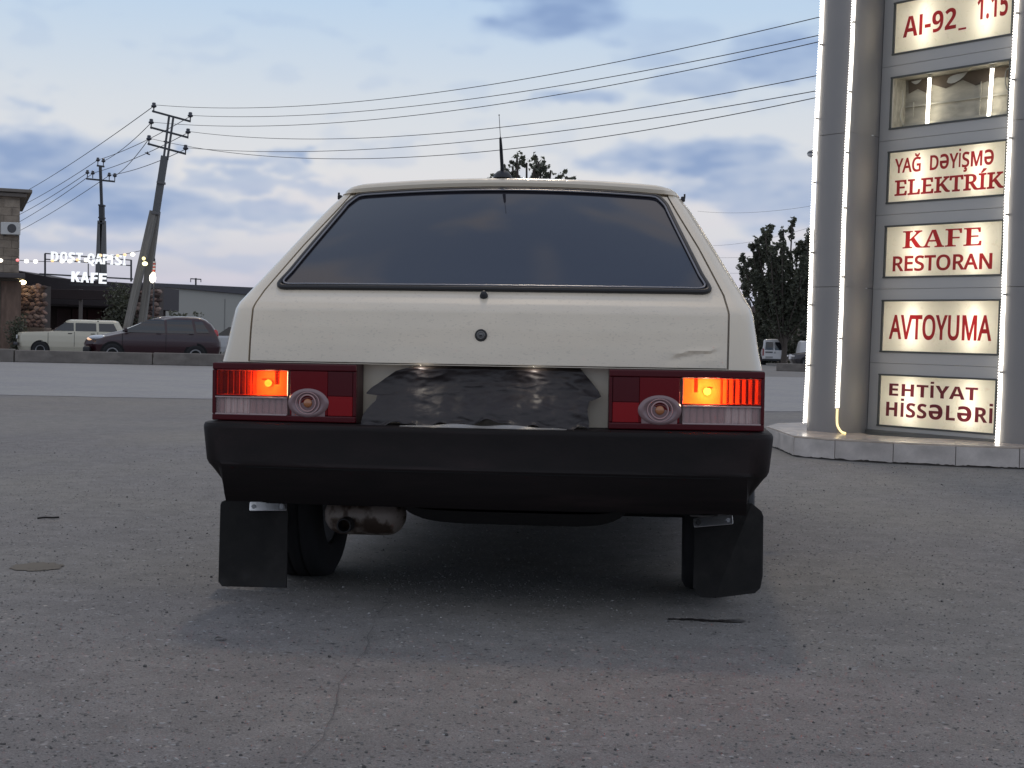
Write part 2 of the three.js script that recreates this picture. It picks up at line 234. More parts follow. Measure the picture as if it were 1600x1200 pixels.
function sliceBody(rows, ys, { seam, hatch, rearR = 0.07, rearS = 0.1, frontR = 0.16, bow = 0.08, rc = RC, crownFn = (x, y) => y, bulge = 0.008 } = {}) {
  const ring = (y) => {
    const [sr, sf, W] = curve(y, rows), half = [], inHatch = hatch && y > hatch[0] && y < hatch[1], xh = inHatch ? curve(y, seam)[0] : 0.72 * W, dip = inHatch ? 0.03 : 0;
    for (let k = 0; k <= 6; k++) { const x = xh * k / 6; half.push([x, sr + rc * x * x + dip]); }
    half.push([xh + 0.0005, sr + rc * xh * xh]);
    const r = Math.min(rearR, (W - xh) * 0.8);
    for (let k = 1; k <= 2; k++) { const x = lerp(xh, W - r, k / 2); half.push([x, sr + rc * x * x]); }
    const s0 = sr + rc * (W - r) ** 2;
    for (let k = 1; k <= 6; k++) { const a = k / 6 * Math.PI / 2; half.push([W - r + r * Math.sin(a), s0 + rearS * (1 - Math.cos(a))]); }
    const f0 = sf - bow, fr = Math.min(frontR, W * 0.4);
    for (let k = 1; k <= 22; k++) { const t = k / 22, s = lerp(s0 + rearS, f0 - fr, t); half.push([W + bulge * Math.sin(t * Math.PI), s]); }
    for (let k = 1; k <= 5; k++) { const a = k / 5 * Math.PI / 2; half.push([W - fr + fr * Math.cos(a), f0 - fr + fr * Math.sin(a)]); }
    for (let k = 1; k <= 5; k++) { const x = (W - fr) * (1 - k / 5); half.push([x, sf - bow * (x / W) ** 2]); }
    const all = half.slice(); for (let i = half.length - 2; i > 0; i--) all.push([-half[i][0], half[i][1]]);
    return all;
  };
  const p = [], id = [], rings = ys.map((y) => [y, ring(y)]), top = rings[rings.length - 1];
  for (let k = 1; k <= 5; k++) { const f = 1 - k / 5; rings.push([top[0], top[1].map(([x, s]) => [x * f, s])]); }
  for (const [y, r] of rings) for (const [x, s] of r) p.push(x, crownFn(x, y), -s);
  const n = rings[0][1].length;
  for (let j = 0; j < rings.length - 1; j++) for (let i = 0; i < n; i++) { const a = j * n + i, b = j * n + (i + 1) % n; id.push(a, b, b + n, a, b + n, a + n); }
  const g = new THREE.BufferGeometry(); g.setAttribute('position', new THREE.Float32BufferAttribute(p, 3)); g.setIndex(id);
  return toCreasedNormals(g, 0.5);
}
const sidePatch = (rows, side, y0, y1, b0, b1, t0, t1, off = 0.006, crownFn = (x, y) => y) => grid(12, 8, (u, v) => { const y = lerp(y0, y1, v), x = (curve(y, rows)[2] + 0.008 + off) * side; return [x, crownFn(x, y), -lerp(lerp(b0, b1, u), lerp(t0, t1, u), v)]; });
const facePatch = (rows, k, y0, y1, w0, w1, off, rc = RC, bow = 0) => grid(14, 10, (u, v) => { const y = lerp(y0, y1, v), x = (u - 0.5) * 2 * lerp(w0, w1, v), s = curve(y, rows)[k]; return [x, y, -(k ? s - bow * x * x : s + rc * x * x) + (k ? -off : off)]; });
function tyre(r, w, n = 40) { const h = w / 2, pr = [[r * 0.6, -h * 0.8], [r * 0.66, -h], [r * 0.9, -h], [r * 0.975, -h * 0.86], [r, -h * 0.62], [r, -h * 0.32], [r - 0.008, -h * 0.3], [r - 0.008, -h * 0.22], [r, -h * 0.2], [r, h * 0.2], [r - 0.008, h * 0.22], [r - 0.008, h * 0.3], [r, h * 0.32], [r, h * 0.62], [r * 0.975, h * 0.86], [r * 0.9, h], [r * 0.66, h], [r * 0.6, h * 0.8]]; return new THREE.LatheGeometry(pr.map(([a, b]) => new THREE.Vector2(a, b)), n).rotateZ(Math.PI / 2); }
function rim(r, w) { return join([new THREE.LatheGeometry([[0.001, w * 0.28], [r * 0.18, w * 0.3], [r * 0.3, w * 0.22], [r * 0.46, w * 0.3], [r * 0.56, w * 0.38], [r * 0.62, w * 0.42], [r * 0.63, -w * 0.4], [r * 0.4, -w * 0.2], [0.001, -w * 0.2]].map(([a, b]) => new THREE.Vector2(a, b)), 28).rotateZ(-Math.PI / 2)]); }
const tyreMat = M(0.017, 0.017, 0.019, 0.85);
function wheel(parent, x, y, z, r, w, rimMat = steelMat, tone = tyreMat) { const g = group('wheel', parent); g.position.set(x, y, z); mesh('tyre', tyre(r, w), tone, g); const q = mesh('rim', rim(r, w), rimMat, g); if (x < 0) q.rotation.y = Math.PI; return g; }

const car = thing('hatchback_car', 'large cream hatchback seen from behind with lit red tail lamps and black bumper', 'car', [-0.09, 0, -4.26], 0);
car.rotation.order = 'YXZ'; car.rotation.set(0, -0.11, 0.008);
{
  const ys = [0.335, 0.35, 0.38, 0.45, 0.55, 0.566, 0.65, 0.741, 0.743, 0.7445, 0.7446, 0.78, 0.80, 0.825, 0.85, 0.88, 0.905, 0.915, 0.925, 0.945, 0.965, 0.982, 1.0, 1.04, 1.08, 1.12, 1.16, 1.2, 1.23, 1.26, 1.28, 1.298, 1.304, 1.3059, 1.306, 1.312, 1.318, 1.323, 1.328, 1.331, 1.334, 1.336, 1.337];
  mesh('body', sliceBody(bodyRows, ys, { seam: seamRows, hatch: [0.7445, 1.306], rearR: 0.055, rearS: 0.09, crownFn: crown }), paint, car);
  const rear = (x, y) => curve(y, bodyRows)[0] + RC * x * x;
  // tailgate with the dent above the right lamp
  const dent = (x, y) => { const l = 0.793 + 0.13 * (x - 0.6) + 0.0025 * Math.sin(x * 75); const d = y - l; const on = sstep(0.52, 0.57, x) * sstep(0.70, 0.66, x); const d2 = (x - 0.66) ** 2 / 0.0009 + (y - 0.772) ** 2 / 0.00012; return on * (0.005 * Math.exp(-(d ** 2) / 0.00003) - 0.004 * Math.exp(-((d + 0.012) ** 2) / 0.00016)) + 0.003 * Math.exp(-d2) + 0.0014 * (fbm(x * 3.2 + 8, y * 5, 2) - 0.5); };
  const hy = []; for (let i = 0; i <= 66; i++) hy.push(lerp(0.748, 1.2965, i / 66)); hy.push(0.905, 0.915, 0.925); hy.sort((a, b) => a - b);
  const N = 120, nv = hy.length - 1;
  const skin = (inset, u, y) => { const xh = curve(y, seamRows)[0] - 0.0055, x = (u * 2 - 1) * xh; return [x, crown(x, y), -(rear(x, y) - dent(x, y) * (inset ? 0 : 1) + inset)]; };
  const face = grid(N, nv, (u, v) => skin(0, u, hy[Math.round(v * nv)]));
  const edge = []; for (let i = 0; i <= N; i++) edge.push([i / N, hy[0]]); for (let j = 1; j <= nv; j++) edge.push([1, hy[j]]); for (let i = N - 1; i >= 0; i--) edge.push([i / N, hy[nv]]); for (let j = nv - 1; j >= 0; j--) edge.push([0, hy[j]]);
  const skirt = grid(edge.length - 1, 2, (u, v) => { const [a, y] = edge[Math.round(u * (edge.length - 1))]; return skin(v * 0.024, a, y); });
  const gate = group('tailgate', car);
  mesh('panel', [toCreasedNormals(face, 0.6), skirt], paint, gate);
  // rear window, its rubber, and a thin pale tube imitating the rubber's highlight
  const wy0 = 0.972, wy1 = 1.2905, wHalf = (y) => curve(y, [[0.96, 0.676], [1.02, 0.639], [1.30, 0.507]])[0];
  const onGlass = (x, y, lift) => [x, crown(x, y) + lift * 0.78, -(rear(x, y)) + lift * 0.62 + 0.014 * Math.max(0, Math.sin(Math.PI * (y - 0.96) / 0.345))];
  mesh('rear_window', grid(40, 24, (u, v) => { const y = lerp(wy0, wy1, v), r = 0.03, e = Math.max(0, 1 - (y - wy0) / r, 1 - (wy1 - y) / r), cut = r * (1 - Math.sqrt(Math.max(0, 1 - e * e))); return onGlass((u * 2 - 1) * (wHalf(y) - cut * 0.8), y, 0.004); }), M(0.018, 0.017, 0.024, 0.05, { ior: 1.95 }), gate);
  const outline = (inset, lift) => { const o = []; const push = (x, y) => o.push(V(...onGlass(x, y, lift))); const a = wy0 + inset * 0.8, b = wy1 - inset * 0.8, w = (y) => wHalf(y) - inset; for (let i = 0; i <= 24; i++) push(lerp(-w(a) + 0.025, w(a) - 0.025, i / 24), a); push(w(a + 0.008) - 0.004, a + 0.008); for (let i = 0; i <= 14; i++) { const y = lerp(a + 0.022, b - 0.03, i / 14); push(w(y), y); } push(w(b) - 0.002, b - 0.012); push(w(b) - 0.014, b - 0.003); for (let i = 0; i <= 20; i++) push(lerp(w(b) - 0.035, -w(b) + 0.035, i / 20), b); push(-w(b) + 0.014, b - 0.003); push(-w(b) + 0.002, b - 0.012); for (let i = 0; i <= 14; i++) { const y = lerp(b - 0.03, a + 0.022, i / 14); push(-w(y), y); } push(-w(a + 0.008) + 0.004, a + 0.008); return o; };
  mesh('window_seal', tube(outline(0, 0.004), 0.0088, 420, 8, true), M(0.018, 0.018, 0.02, 0.4), gate);
  mesh('seal_highlight', tube(outline(0.008, 0.010), 0.0032, 420, 6, true), M(0.24, 0.24, 0.26, 0.25, { metalness: 0.6 }), gate);
  // lock and washer nozzle
  const lk = group('lock', car); lk.position.set(-0.009, 0.834, -(rear(0, 0.834)) + 0.004);
  mesh('ring', new THREE.TorusGeometry(0.0155, 0.003, 10, 32), M(0.03, 0.03, 0.03, 0.4), lk);
  mesh('barrel', new THREE.LatheGeometry([[0.0001, 0.006], [0.006, 0.006], [0.0085, 0.004], [0.0095, 0.006], [0.0125, 0.005], [0.0145, 0]].map(([a, b]) => new THREE.Vector2(a, b)), 28).rotateX(Math.PI / 2), M(0.16, 0.155, 0.15, 0.4, { metalness: 0.7 }), lk);
  mesh('keyhole', box(0.008, 0.0025, 0.002, 0, 0, 0.0062), M(0.004, 0.004, 0.004, 0.6), lk);
  const nz = mesh('washer_nozzle', new THREE.LatheGeometry([[0.0001, 0.014], [0.006, 0.013], [0.0085, 0.008], [0.0125, 0.0], [0.0125, -0.004]].map(([a, b]) => new THREE.Vector2(a, b)), 20), blackPlastic, car);
  nz.position.set(-0.013, 0.955, -0.176); nz.rotation.x = 0.65;
  // side windows, windscreen, front bumper, door seams
  const gl = [];
  for (const sd of [-1, 1]) gl.push(sidePatch(bodyRows, sd, 0.985, 1.27, 0.62, 1.05, 0.84, 1.05, 0.004, crown), sidePatch(bodyRows, sd, 0.985, 1.27, 1.12, 2.42, 1.12, 2.02, 0.004, crown));
  gl.forEach((g) => mesh('side_window', g, darkGlass, car));
  mesh('windscreen', facePatch(bodyRows, 1, 0.97, 1.29, 0.66, 0.5, 0.006, 0, 0.08 / 0.36), darkGlass, car);
  for (const sd of [-1, 1]) { mesh('door_handle', box(0.015, 0.022, 0.13, sd * 0.812, 0.82, -1.32, 0.006), blackPlastic, car); mesh('side_moulding', box(0.012, 0.04, 2.2, sd * 0.812, 0.60, -1.95, 0.005), blackPlastic, car); const mr = mesh('door_mirror', box(0.14, 0.10, 0.07, sd * 0.83, 0.99, -2.5, 0.03), blackPlastic, car); }
  for (const sd of [-1, 1]) mesh('gutter_clip', [box(0.014, 0.016, 0.03, sd * 0.579, 1.300, -0.70, 0.004), box(0.006, 0.014, 0.006, sd * 0.584, 1.310, -0.70)], blackPlastic, car);
  mesh('roof_plug', new THREE.SphereGeometry(0.004, 10, 8).scale(1, 0.7, 0.6).translate(0.10, 1.3525, -0.633), blackPlastic, car);
  meshes('underbody', [box(1.40, 0.09, 3.6, 0, 0.345, -2.06), box(1.15, 0.06, 2.5, 0, 0.225, -2.35, 0.02), box(0.10, 0.14, 1.9, -0.70, 0.27, -1.98, 0.02), box(0.10, 0.14, 1.9, 0.70, 0.27, -1.98, 0.02), box(0.55, 0.13, 0.5, 0.12, 0.27, -1.15, 0.05)], M(0.014, 0.013, 0.013, 0.9), car);
  mesh('front_bumper', box(1.62, 0.22, 0.18, 0, 0.44, -3.98, 0.05), blackPlastic, car);
  // dark wheel wells and wheels
  for (const [x, s] of [[-0.685, 0.77], [0.685, 0.77], [-0.7, 3.23], [0.7, 3.23]]) { wheel(car, x, 0.285, -s, 0.288, 0.174); mesh('wheel_arch', new THREE.TorusGeometry(0.315, 0.02, 8, 30, Math.PI).rotateY(Math.PI / 2).translate(x > 0 ? 0.80 : -0.80, 0.285, -s), blackPlastic, car); }
  meshes('axle_tube', [rod(V(-0.6, 0.27, -0.77), V(0.6, 0.27, -0.77), 0.035), rod(V(-0.55, 0.27, -0.77), V(-0.5, 0.45, -0.7), 0.05), rod(V(0.55, 0.27, -0.77), V(0.5, 0.45, -0.7), 0.05)], M(0.02, 0.018, 0.017, 0.85), car);
  // spare wheel well
  mesh('spare_wheel_well', grid(40, 16, (u, v) => { const a = (u - 0.5) * 2, b = v; const x = 0.075 + a * 0.36, r = Math.pow(Math.max(0, 1 - Math.pow(Math.abs(a), 6)), 0.5); return [x, 0.335 - r * 0.102 * Math.pow(Math.sin(Math.PI * clamp(b, 0.001, 0.999)), 0.16), -0.24 - b * 0.64]; }), M(0.013, 0.012, 0.012, 0.8), car);
  // bumper, swept along a rounded plan
  const path = []; { const hw = 0.851, r = 0.075; const sAt = (x) => 0.055 * x * x; for (let i = 0; i <= 6; i++) path.push([-hw, lerp(0.42, sAt(hw - r) + r, i / 6), -1, 0]); for (let k = 1; k <= 8; k++) { const a = k / 8 * Math.PI / 2; path.push([-hw + r - r * Math.cos(a), sAt(hw - r) + r - r * Math.sin(a), -Math.cos(a), Math.sin(a)]); } for (let i = 1; i < 24; i++) { const x = lerp(-hw + r, hw - r, i / 24), l = Math.hypot(1, 0.11 * x); path.push([x, sAt(x), 0.11 * x / l, 1 / l]); } for (let k = 0; k <= 8; k++) { const a = k / 8 * Math.PI / 2; path.push([hw - r + r * Math.sin(a), sAt(hw - r) + r - r * Math.cos(a), Math.sin(a), Math.cos(a)]); } for (let i = 1; i <= 6; i++) path.push([hw, lerp(sAt(hw - r) + r, 0.42, i / 6), 1, 0]); }
  const prof = [[-0.13, 0.566], [-0.03, 0.5645], [-0.012, 0.563], [-0.004, 0.560], [-0.0005, 0.553], [0, 0.545], [-0.010, 0.450], [-0.012, 0.439], [-0.014, 0.435], [-0.017, 0.4315], [-0.022, 0.424], [-0.050, 0.376], [-0.078, 0.349], [-0.105, 0.331], [-0.12, 0.322], [-0.2, 0.318]];
  const bg = grid(path.length - 1, prof.length - 1, (u, v) => { const [x, s, nx, ns] = path[Math.round(u * (path.length - 1))], [o, y] = prof[Math.round(v * (prof.length - 1))]; const k = y < 0.449 && y > 0.32 ? lerp(0.45, 1.3, clamp(Math.abs(nx) * 2.6)) : 1, oo = o * k; return [x + nx * oo, y, -(s - ns * oo)]; });
  const bumperMat = M(0.0175, 0.011, 0.012, 0.62, { specularIntensity: 0.6, map: dustTex, bumpMap: plasticBump, bumpScale: 0.0002 });
  const bumper = group('rear_bumper', car);
  mesh('cover', toCreasedNormals(bg, 0.55), bumperMat, bumper);
  mesh('groove', grid(60, 1, (u, v) => { const x = lerp(-0.70, 0.70, u), s = 0.055 * x * x; return [x, 0.4335 - v * 0.003, -(s + 0.0052 + v * 0.0006)]; }), M(0.004, 0.004, 0.004, 0.9), bumper);
  mesh('glare_strip', grid(40, 2, (u, v) => { const x = lerp(-0.235, 0.255, u), s = 0.055 * x * x; return [x, 0.5630 + 0.012 * v * Math.pow(Math.sin(Math.PI * clamp(u, 0.02, 0.98)), 0.5) * (0.55 + 0.45 * Math.cos(u * 6.283 * 1.5) ** 2), -(s + 0.010 + v * 0.012)]; }), M(0.46, 0.45, 0.44, 0.35, { metalness: 0.3, map: mottle }), bumper);  // added pale strip, coloured and tapered like plate-lamp glare on the bumper top
  const rustTex = noiseTex(256, (u, v) => { const n = tnoise(u, v, 7, 5, 12), s = sstep(0.42, 0.62, n); return [lerp(0.5, 1, s), lerp(0.42, 0.98, s), lerp(0.36, 0.95, s)]; });
  // exhaust: a flattened silencer across the car and its tailpipe
  const ex = group('exhaust', car);
  mesh('silencer', new THREE.CapsuleGeometry(0.062, 0.135, 12, 32).rotateZ(Math.PI / 2).scale(1, 1.02, 1.25).translate(-0.40, 0.264, -0.34), M(0.24, 0.215, 0.2, 0.55, { metalness: 0.3, map: rustTex, bumpMap: grain, bumpScale: 0.001 }), ex);
  mesh('tailpipe', new THREE.LatheGeometry([[0.0185, 0.0], [0.022, -0.002], [0.0235, 0.003], [0.0235, 0.15], [0.0185, 0.15], [0.0185, 0.0]].map(([a, b]) => new THREE.Vector2(a, b)), 26).rotateX(-Math.PI / 2).translate(-0.442, 0.242, -0.215), M(0.022, 0.02, 0.02, 0.6, { metalness: 0.3 }), ex);
  mesh('bore_disc', new THREE.CircleGeometry(0.019, 20).translate(-0.442, 0.242, -0.29), M(0.003, 0.003, 0.003, 0.95), ex);  // black disc closing the bore of the tailpipe
  // mud flaps hung on clamps
  const flapShapes = [[[-0.888, 0.03], [-0.888, 0.275], [-0.884, 0.285], [-0.82, 0.312], [-0.663, 0.318], [-0.663, 0.02], [-0.876, 0.016]], [[0.634, 0.058], [0.634, 0.325], [0.808, 0.325], [0.838, 0.300], [0.844, 0.285], [0.845, 0.10], [0.838, 0.064], [0.822, 0.05], [0.70, 0.034], [0.656, 0.033]]];
  flapShapes.forEach((pts, k) => {
    const g = plate(poly(pts), 0.008, 0.002), p = g.attributes.position, c = k ? 0.74 : -0.775;
    for (let i = 0; i < p.count; i++) { const x = p.getX(i), y = p.getY(i); p.setZ(i, p.getZ(i) - 0.395 + (k ? -2.2 * (x - c) ** 2 + 0.12 * (0.3 - y) ** 2 * 2 : 0.05 * (0.3 - y)) + 0.12 * (x - c) * (k ? -0.3 : 0.4)); } g.computeVertexNormals();
    const f = group('mud_flap', car); mesh('sheet', g, blackRubber, f);
    if (!k) mesh('emblem', plate(roundRect(-0.026, -0.03, 0.026, 0.03, 0.006), 0.002, 0.0008).translate(-0.83, 0.085, -0.383), blackRubber, f);
    const bx = k ? 0.69 : -0.726, by = k ? 0.270 : 0.277, bz = k ? -0.378 : -0.378, tl = k ? 0.09 : 0.05;
    const br = mesh('clamp', plate(roundRect(-0.06, -0.014, 0.06, 0.014, 0.004), 0.004, 0.001), chromeMat, f); br.position.set(bx, by, bz); br.rotation.set(-0.35, k ? -0.12 : 0.05, tl);
    if (k) { const tab = mesh('clamp', plate(roundRect(-0.062, -0.004, 0.05, 0.02, 0.003), 0.003, 0.0008), M(0.10, 0.095, 0.09, 0.5, { metalness: 0.6 }), f); tab.position.set(bx - 0.01, by + 0.014, bz - 0.006); tab.rotation.z = -0.05; }
    for (const d of [-0.046, 0.046]) { const bo = mesh('bolt', join([cyl(0.0085, 0.0085, 0.004, 14).rotateX(Math.PI / 2), cyl(0.0055, 0.0055, 0.009, 6).rotateX(Math.PI / 2)]), k && d < 0 ? M(0.02, 0.02, 0.02, 0.6) : steelMat, f); bo.position.set(bx + d * Math.cos(tl), by + d * Math.sin(tl), bz + 0.006); }
  });
  // number plate lamps under the tailgate edge
  for (const x of [-0.185, 0.15]) { const l = group('plate_lamp', car); mesh('lamp_body', box(0.07, 0.010, 0.03, x, 0.762, -0.128, 0.004), blackPlastic, l); mesh('lamp_lens', box(0.05, 0.004, 0.02, x, 0.7548, -0.122, 0.002), glow(1, 0.93, 0.82, 1.6), l); const pl = new THREE.PointLight(C(1, 0.93, 0.84), 0.006); pl.position.set(x, 0.7385, -0.086); pl.shadow.radius = 0.4; pl.castShadow = true; car.add(pl); pl.name = 'plate_light'; }
  // roof aerial
  const an = group('antenna', car); an.position.set(-0.02, 1.368, -0.665);
  mesh('base', new THREE.LatheGeometry([[0.0001, 0.024], [0.008, 0.022], [0.018, 0.0175], [0.026, 0.010], [0.031, 0.002], [0.032, -0.004]].map(([a, b]) => new THREE.Vector2(a, b)), 28), M(0.025, 0.028, 0.035, 0.4), an);
  mesh('mast', [new THREE.LatheGeometry([[0.007, 0.018], [0.006, 0.035], [0.0055, 0.09], [0.0042, 0.128], [0.0022, 0.134], [0.0001, 0.135]].map(([a, b]) => new THREE.Vector2(a, b)), 14)], M(0.018, 0.02, 0.025, 0.45), an).rotation.set(0.36, 0, 0.03);
  const wp = mesh('whip', [rod(V(0, 0.13, 0), V(0, 0.205, 0), 0.0011, 0.0009, 8), new THREE.SphereGeometry(0.0024, 10, 8).translate(0, 0.207, 0)], M(0.05, 0.05, 0.055, 0.4), an); wp.rotation.set(0.36, 0, 0.03);
}
/* tail lamps: built for the right side, mirrored for the left */
const lensRed = M(1.0, 0.042, 0.006, 0.30, { transmission: 1, thickness: 0, ior: 1.3 });
const smokedRed = M(0.15, 0.004, 0.008, 0.16, { specularIntensity: 0.55 });
const smokedDark = M(0.075, 0.005, 0.009, 0.2, { specularIntensity: 0.6 });
const clearLens = M(0.93, 0.86, 0.85, 0.22, { transmission: 0.9, thickness: 0 });
const silverRefl = M(0.9, 0.88, 0.86, 0.4, { metalness: 0.25 });
const dullSilver = M(0.50, 0.31, 0.31, 0.4, { metalness: 0.1 });
function tailLamp(side) {
  const L = group('tail_lamp', car), k = side;
  L.position.set(k * 0.374, 0, -0.052); L.rotation.y = k * 0.075;
  const bx = (x0, x1, y0, y1, z0, z1, r = 0) => box(x1 - x0, y1 - y0, z1 - z0, k * ((x0 + x1) / 2 - 0.374), (y0 + y1) / 2, (z0 + z1) / 2, r);
  // z runs to -0.07 at the back of the lamp; 0 is its face
  mesh('housing', [bx(0.374, 0.822, 0.567, 0.741, -0.078, -0.070), bx(0.374, 0.582, 0.567, 0.741, -0.070, -0.012), bx(0.582, 0.822, 0.637, 0.643, -0.070, -0.010), bx(0.582, 0.588, 0.587, 0.718, -0.070, -0.012), bx(0.814, 0.822, 0.567, 0.741, -0.070, -0.012), bx(0.582, 0.822, 0.567, 0.587, -0.070, -0.012), bx(0.582, 0.822, 0.719, 0.741, -0.070, -0.012)], M(0.05, 0.02, 0.02, 0.5), L);
  mesh('frame', [bx(0.374, 0.824, 0.7195, 0.7405, -0.012, 0.000, 0.004), bx(0.374, 0.824, 0.567, 0.5865, -0.012, 0.000, 0.004), bx(0.8135, 0.824, 0.587, 0.719, -0.012, 0.000, 0.003), bx(0.374, 0.384, 0.587, 0.719, -0.012, -0.001, 0.003)], smokedDark, L);
  mesh('side_lens', bx(0.812, 0.826, 0.569, 0.739, -0.20, -0.012, 0.005), smokedRed, L);
  mesh('dark_lens', [bx(0.385, 0.462, 0.646, 0.719, -0.012, -0.003, 0.002)], smokedDark, L);
  mesh('red_lens', [bx(0.4625, 0.579, 0.5875, 0.719, -0.012, -0.0025, 0.002)], smokedRed, L);
  const rf = group('reflector', L); rf.position.set(0, 0, 0);
  mesh('backing', bx(0.385, 0.4615, 0.5875, 0.6455, -0.012, -0.004, 0.001), M(0.27, 0.006, 0.010, 0.2, { specularIntensity: 0.6 }), rf);
  // lit compartment: reflector, vanes, bulb, ribbed lens
  const lx0 = 0.588, lx1 = 0.814, ly0 = 0.643, ly1 = 0.719;
  mesh('cavity', [bx(lx0, lx1, ly0, ly1, -0.0695, -0.066), bx(lx0, lx1, ly0, ly0 + 0.002, -0.066, -0.0125), bx(lx0, lx1, ly1 - 0.002, ly1, -0.066, -0.0125), bx(lx0, lx0 + 0.002, ly0 + 0.002, ly1 - 0.002, -0.066, -0.0125), bx(lx1 - 0.002, lx1, ly0 + 0.002, ly1 - 0.002, -0.066, -0.0125)], silverRefl, L);
  const vanes = []; for (let i = 0; i < 6; i++) { const x = 0.702 + i * 0.0185; vanes.push(box(0.0045, ly1 - ly0 - 0.006, 0.03, k * (x - 0.374), (ly0 + ly1) / 2, -0.030)); } vanes.push(box(0.010, 0.040, 0.012, k * (0.627 - 0.374), 0.697, -0.024));
  meshes('vane', vanes, M(0.10, 0.03, 0.03, 0.6), L);
  const bulb = group('bulb', L); bulb.position.set(k * (0.662 - 0.374), 0.680, -0.042);
  const hot = side > 0 ? 2.0 : 0.6;
  mesh('bulb_glass', new THREE.SphereGeometry(0.011, 18, 12), glow(1, 0.74, 0.40, 34 * hot), bulb);
  mesh('socket', cyl(0.008, 0.009, 0.014, 14).rotateX(Math.PI / 2).translate(0, 0, -0.0175), steelMat, bulb);
  mesh('filament_shield', box(0.016, 0.004, 0.004, k * 0.006, 0.012, 0.016), M(0.03, 0.03, 0.03, 0.6), bulb);
  const pl = new THREE.PointLight(C(1, 0.74, 0.40), 0.06 * hot); pl.position.set(0, 0, 0); pl.shadow.radius = 0.4; pl.castShadow = true; pl.name = 'bulb_light'; bulb.add(pl);
  mesh('lit_lens', [grid(90, 6, (u, v) => [k * (lerp(lx0 + 0.0005, lx1 - 0.0005, u) - 0.374), lerp(ly0 + 0.0005, ly1 - 0.0005, v), -0.004 + (u > 0.48 ? 0.0022 * Math.abs(Math.sin((u - 0.48) * Math.PI * 6 / 0.5)) : 0.0008 * Math.abs(Math.sin(u * 60)))])], lensRed, L);
  // clear strip below with silver facets
  const cx0 = 0.588, cx1 = 0.814; const fac = [];
  for (let i = 0; i < 11; i++) { const x = lerp(cx0 + 0.012, cx1 - 0.012, i / 10); fac.push(cyl(0.0095, 0.0095, 0.046, 10).scale(1, 1, 0.5).translate(k * (x - 0.374), 0.612, -0.022)); }
  mesh('clear_reflector', bx(cx0, cx1, 0.5875, 0.6365, -0.034, -0.024), dullSilver, L); fac.forEach((g, i) => mesh('facet', g, i > 5 && i < 10 ? silverRefl : dullSilver, L));
  mesh('clear_lens', bx(cx0, cx1, 0.5872, 0.6368, -0.0065, -0.0055), clearLens, L); meshes('lens_rib', [...Array.from({ length: 9 }, (_, i) => box(0.0022, 0.0485, 0.002, k * (lerp(0.70, 0.806, i / 8) - 0.374), 0.612, -0.0048))], clearLens, L);
  meshes('clear_frame', [bx(0.588, 0.814, 0.5845, 0.5885, -0.010, 0.0008, 0.001), bx(0.588, 0.814, 0.6355, 0.6395, -0.010, 0.0008, 0.001)], M(0.45, 0.33, 0.33, 0.3, { clearcoat: 1 }), L);
  // round reversing lamp
  const R = group('reverse_lamp', L); R.position.set(k * (0.522 - 0.374), 0.624, -0.004);
  mesh('dish', new THREE.LatheGeometry([[0.0001, -0.004], [0.018, -0.004], [0.022, 0.002], [0.030, 0.000], [0.034, 0.005], [0.044, 0.003], [0.0475, 0.007], [0.060, 0.005], [0.0635, 0.000]].map(([a, b]) => new THREE.Vector2(a, b)), 48, 0, Math.PI * 2).rotateX(Math.PI / 2).scale(1, 0.70, 1), M(0.25, 0.165, 0.17, 0.25, { metalness: 0.2, clearcoat: 0.5 }), R);
  mesh('flange', plate(poly([[-0.052, -0.0395], [0.05, -0.0395], [0.05, -0.01], [-0.044, 0.018], [-0.052, 0.010]].map(([x, y]) => [k * x, y])), 0.005, 0.001), M(0.24, 0.155, 0.16, 0.25, { metalness: 0.2, clearcoat: 0.5 }), R).position.z = -0.002;
  meshes('lamp_ring', [new THREE.TorusGeometry(0.0245, 0.0022, 8, 36), new THREE.TorusGeometry(0.036, 0.0016, 8, 40).scale(1, 0.9, 1)], dullSilver, R).forEach((q) => { q.position.z = 0.007; });
  mesh('amber_bulb', new THREE.SphereGeometry(0.0135, 18, 12).scale(1, 1, 0.6).translate(0, 0, 0.004), M(0.42, 0.16, 0.06, 0.25, { clearcoat: 1 }), R);
}
tailLamp(-1); tailLamp(1);
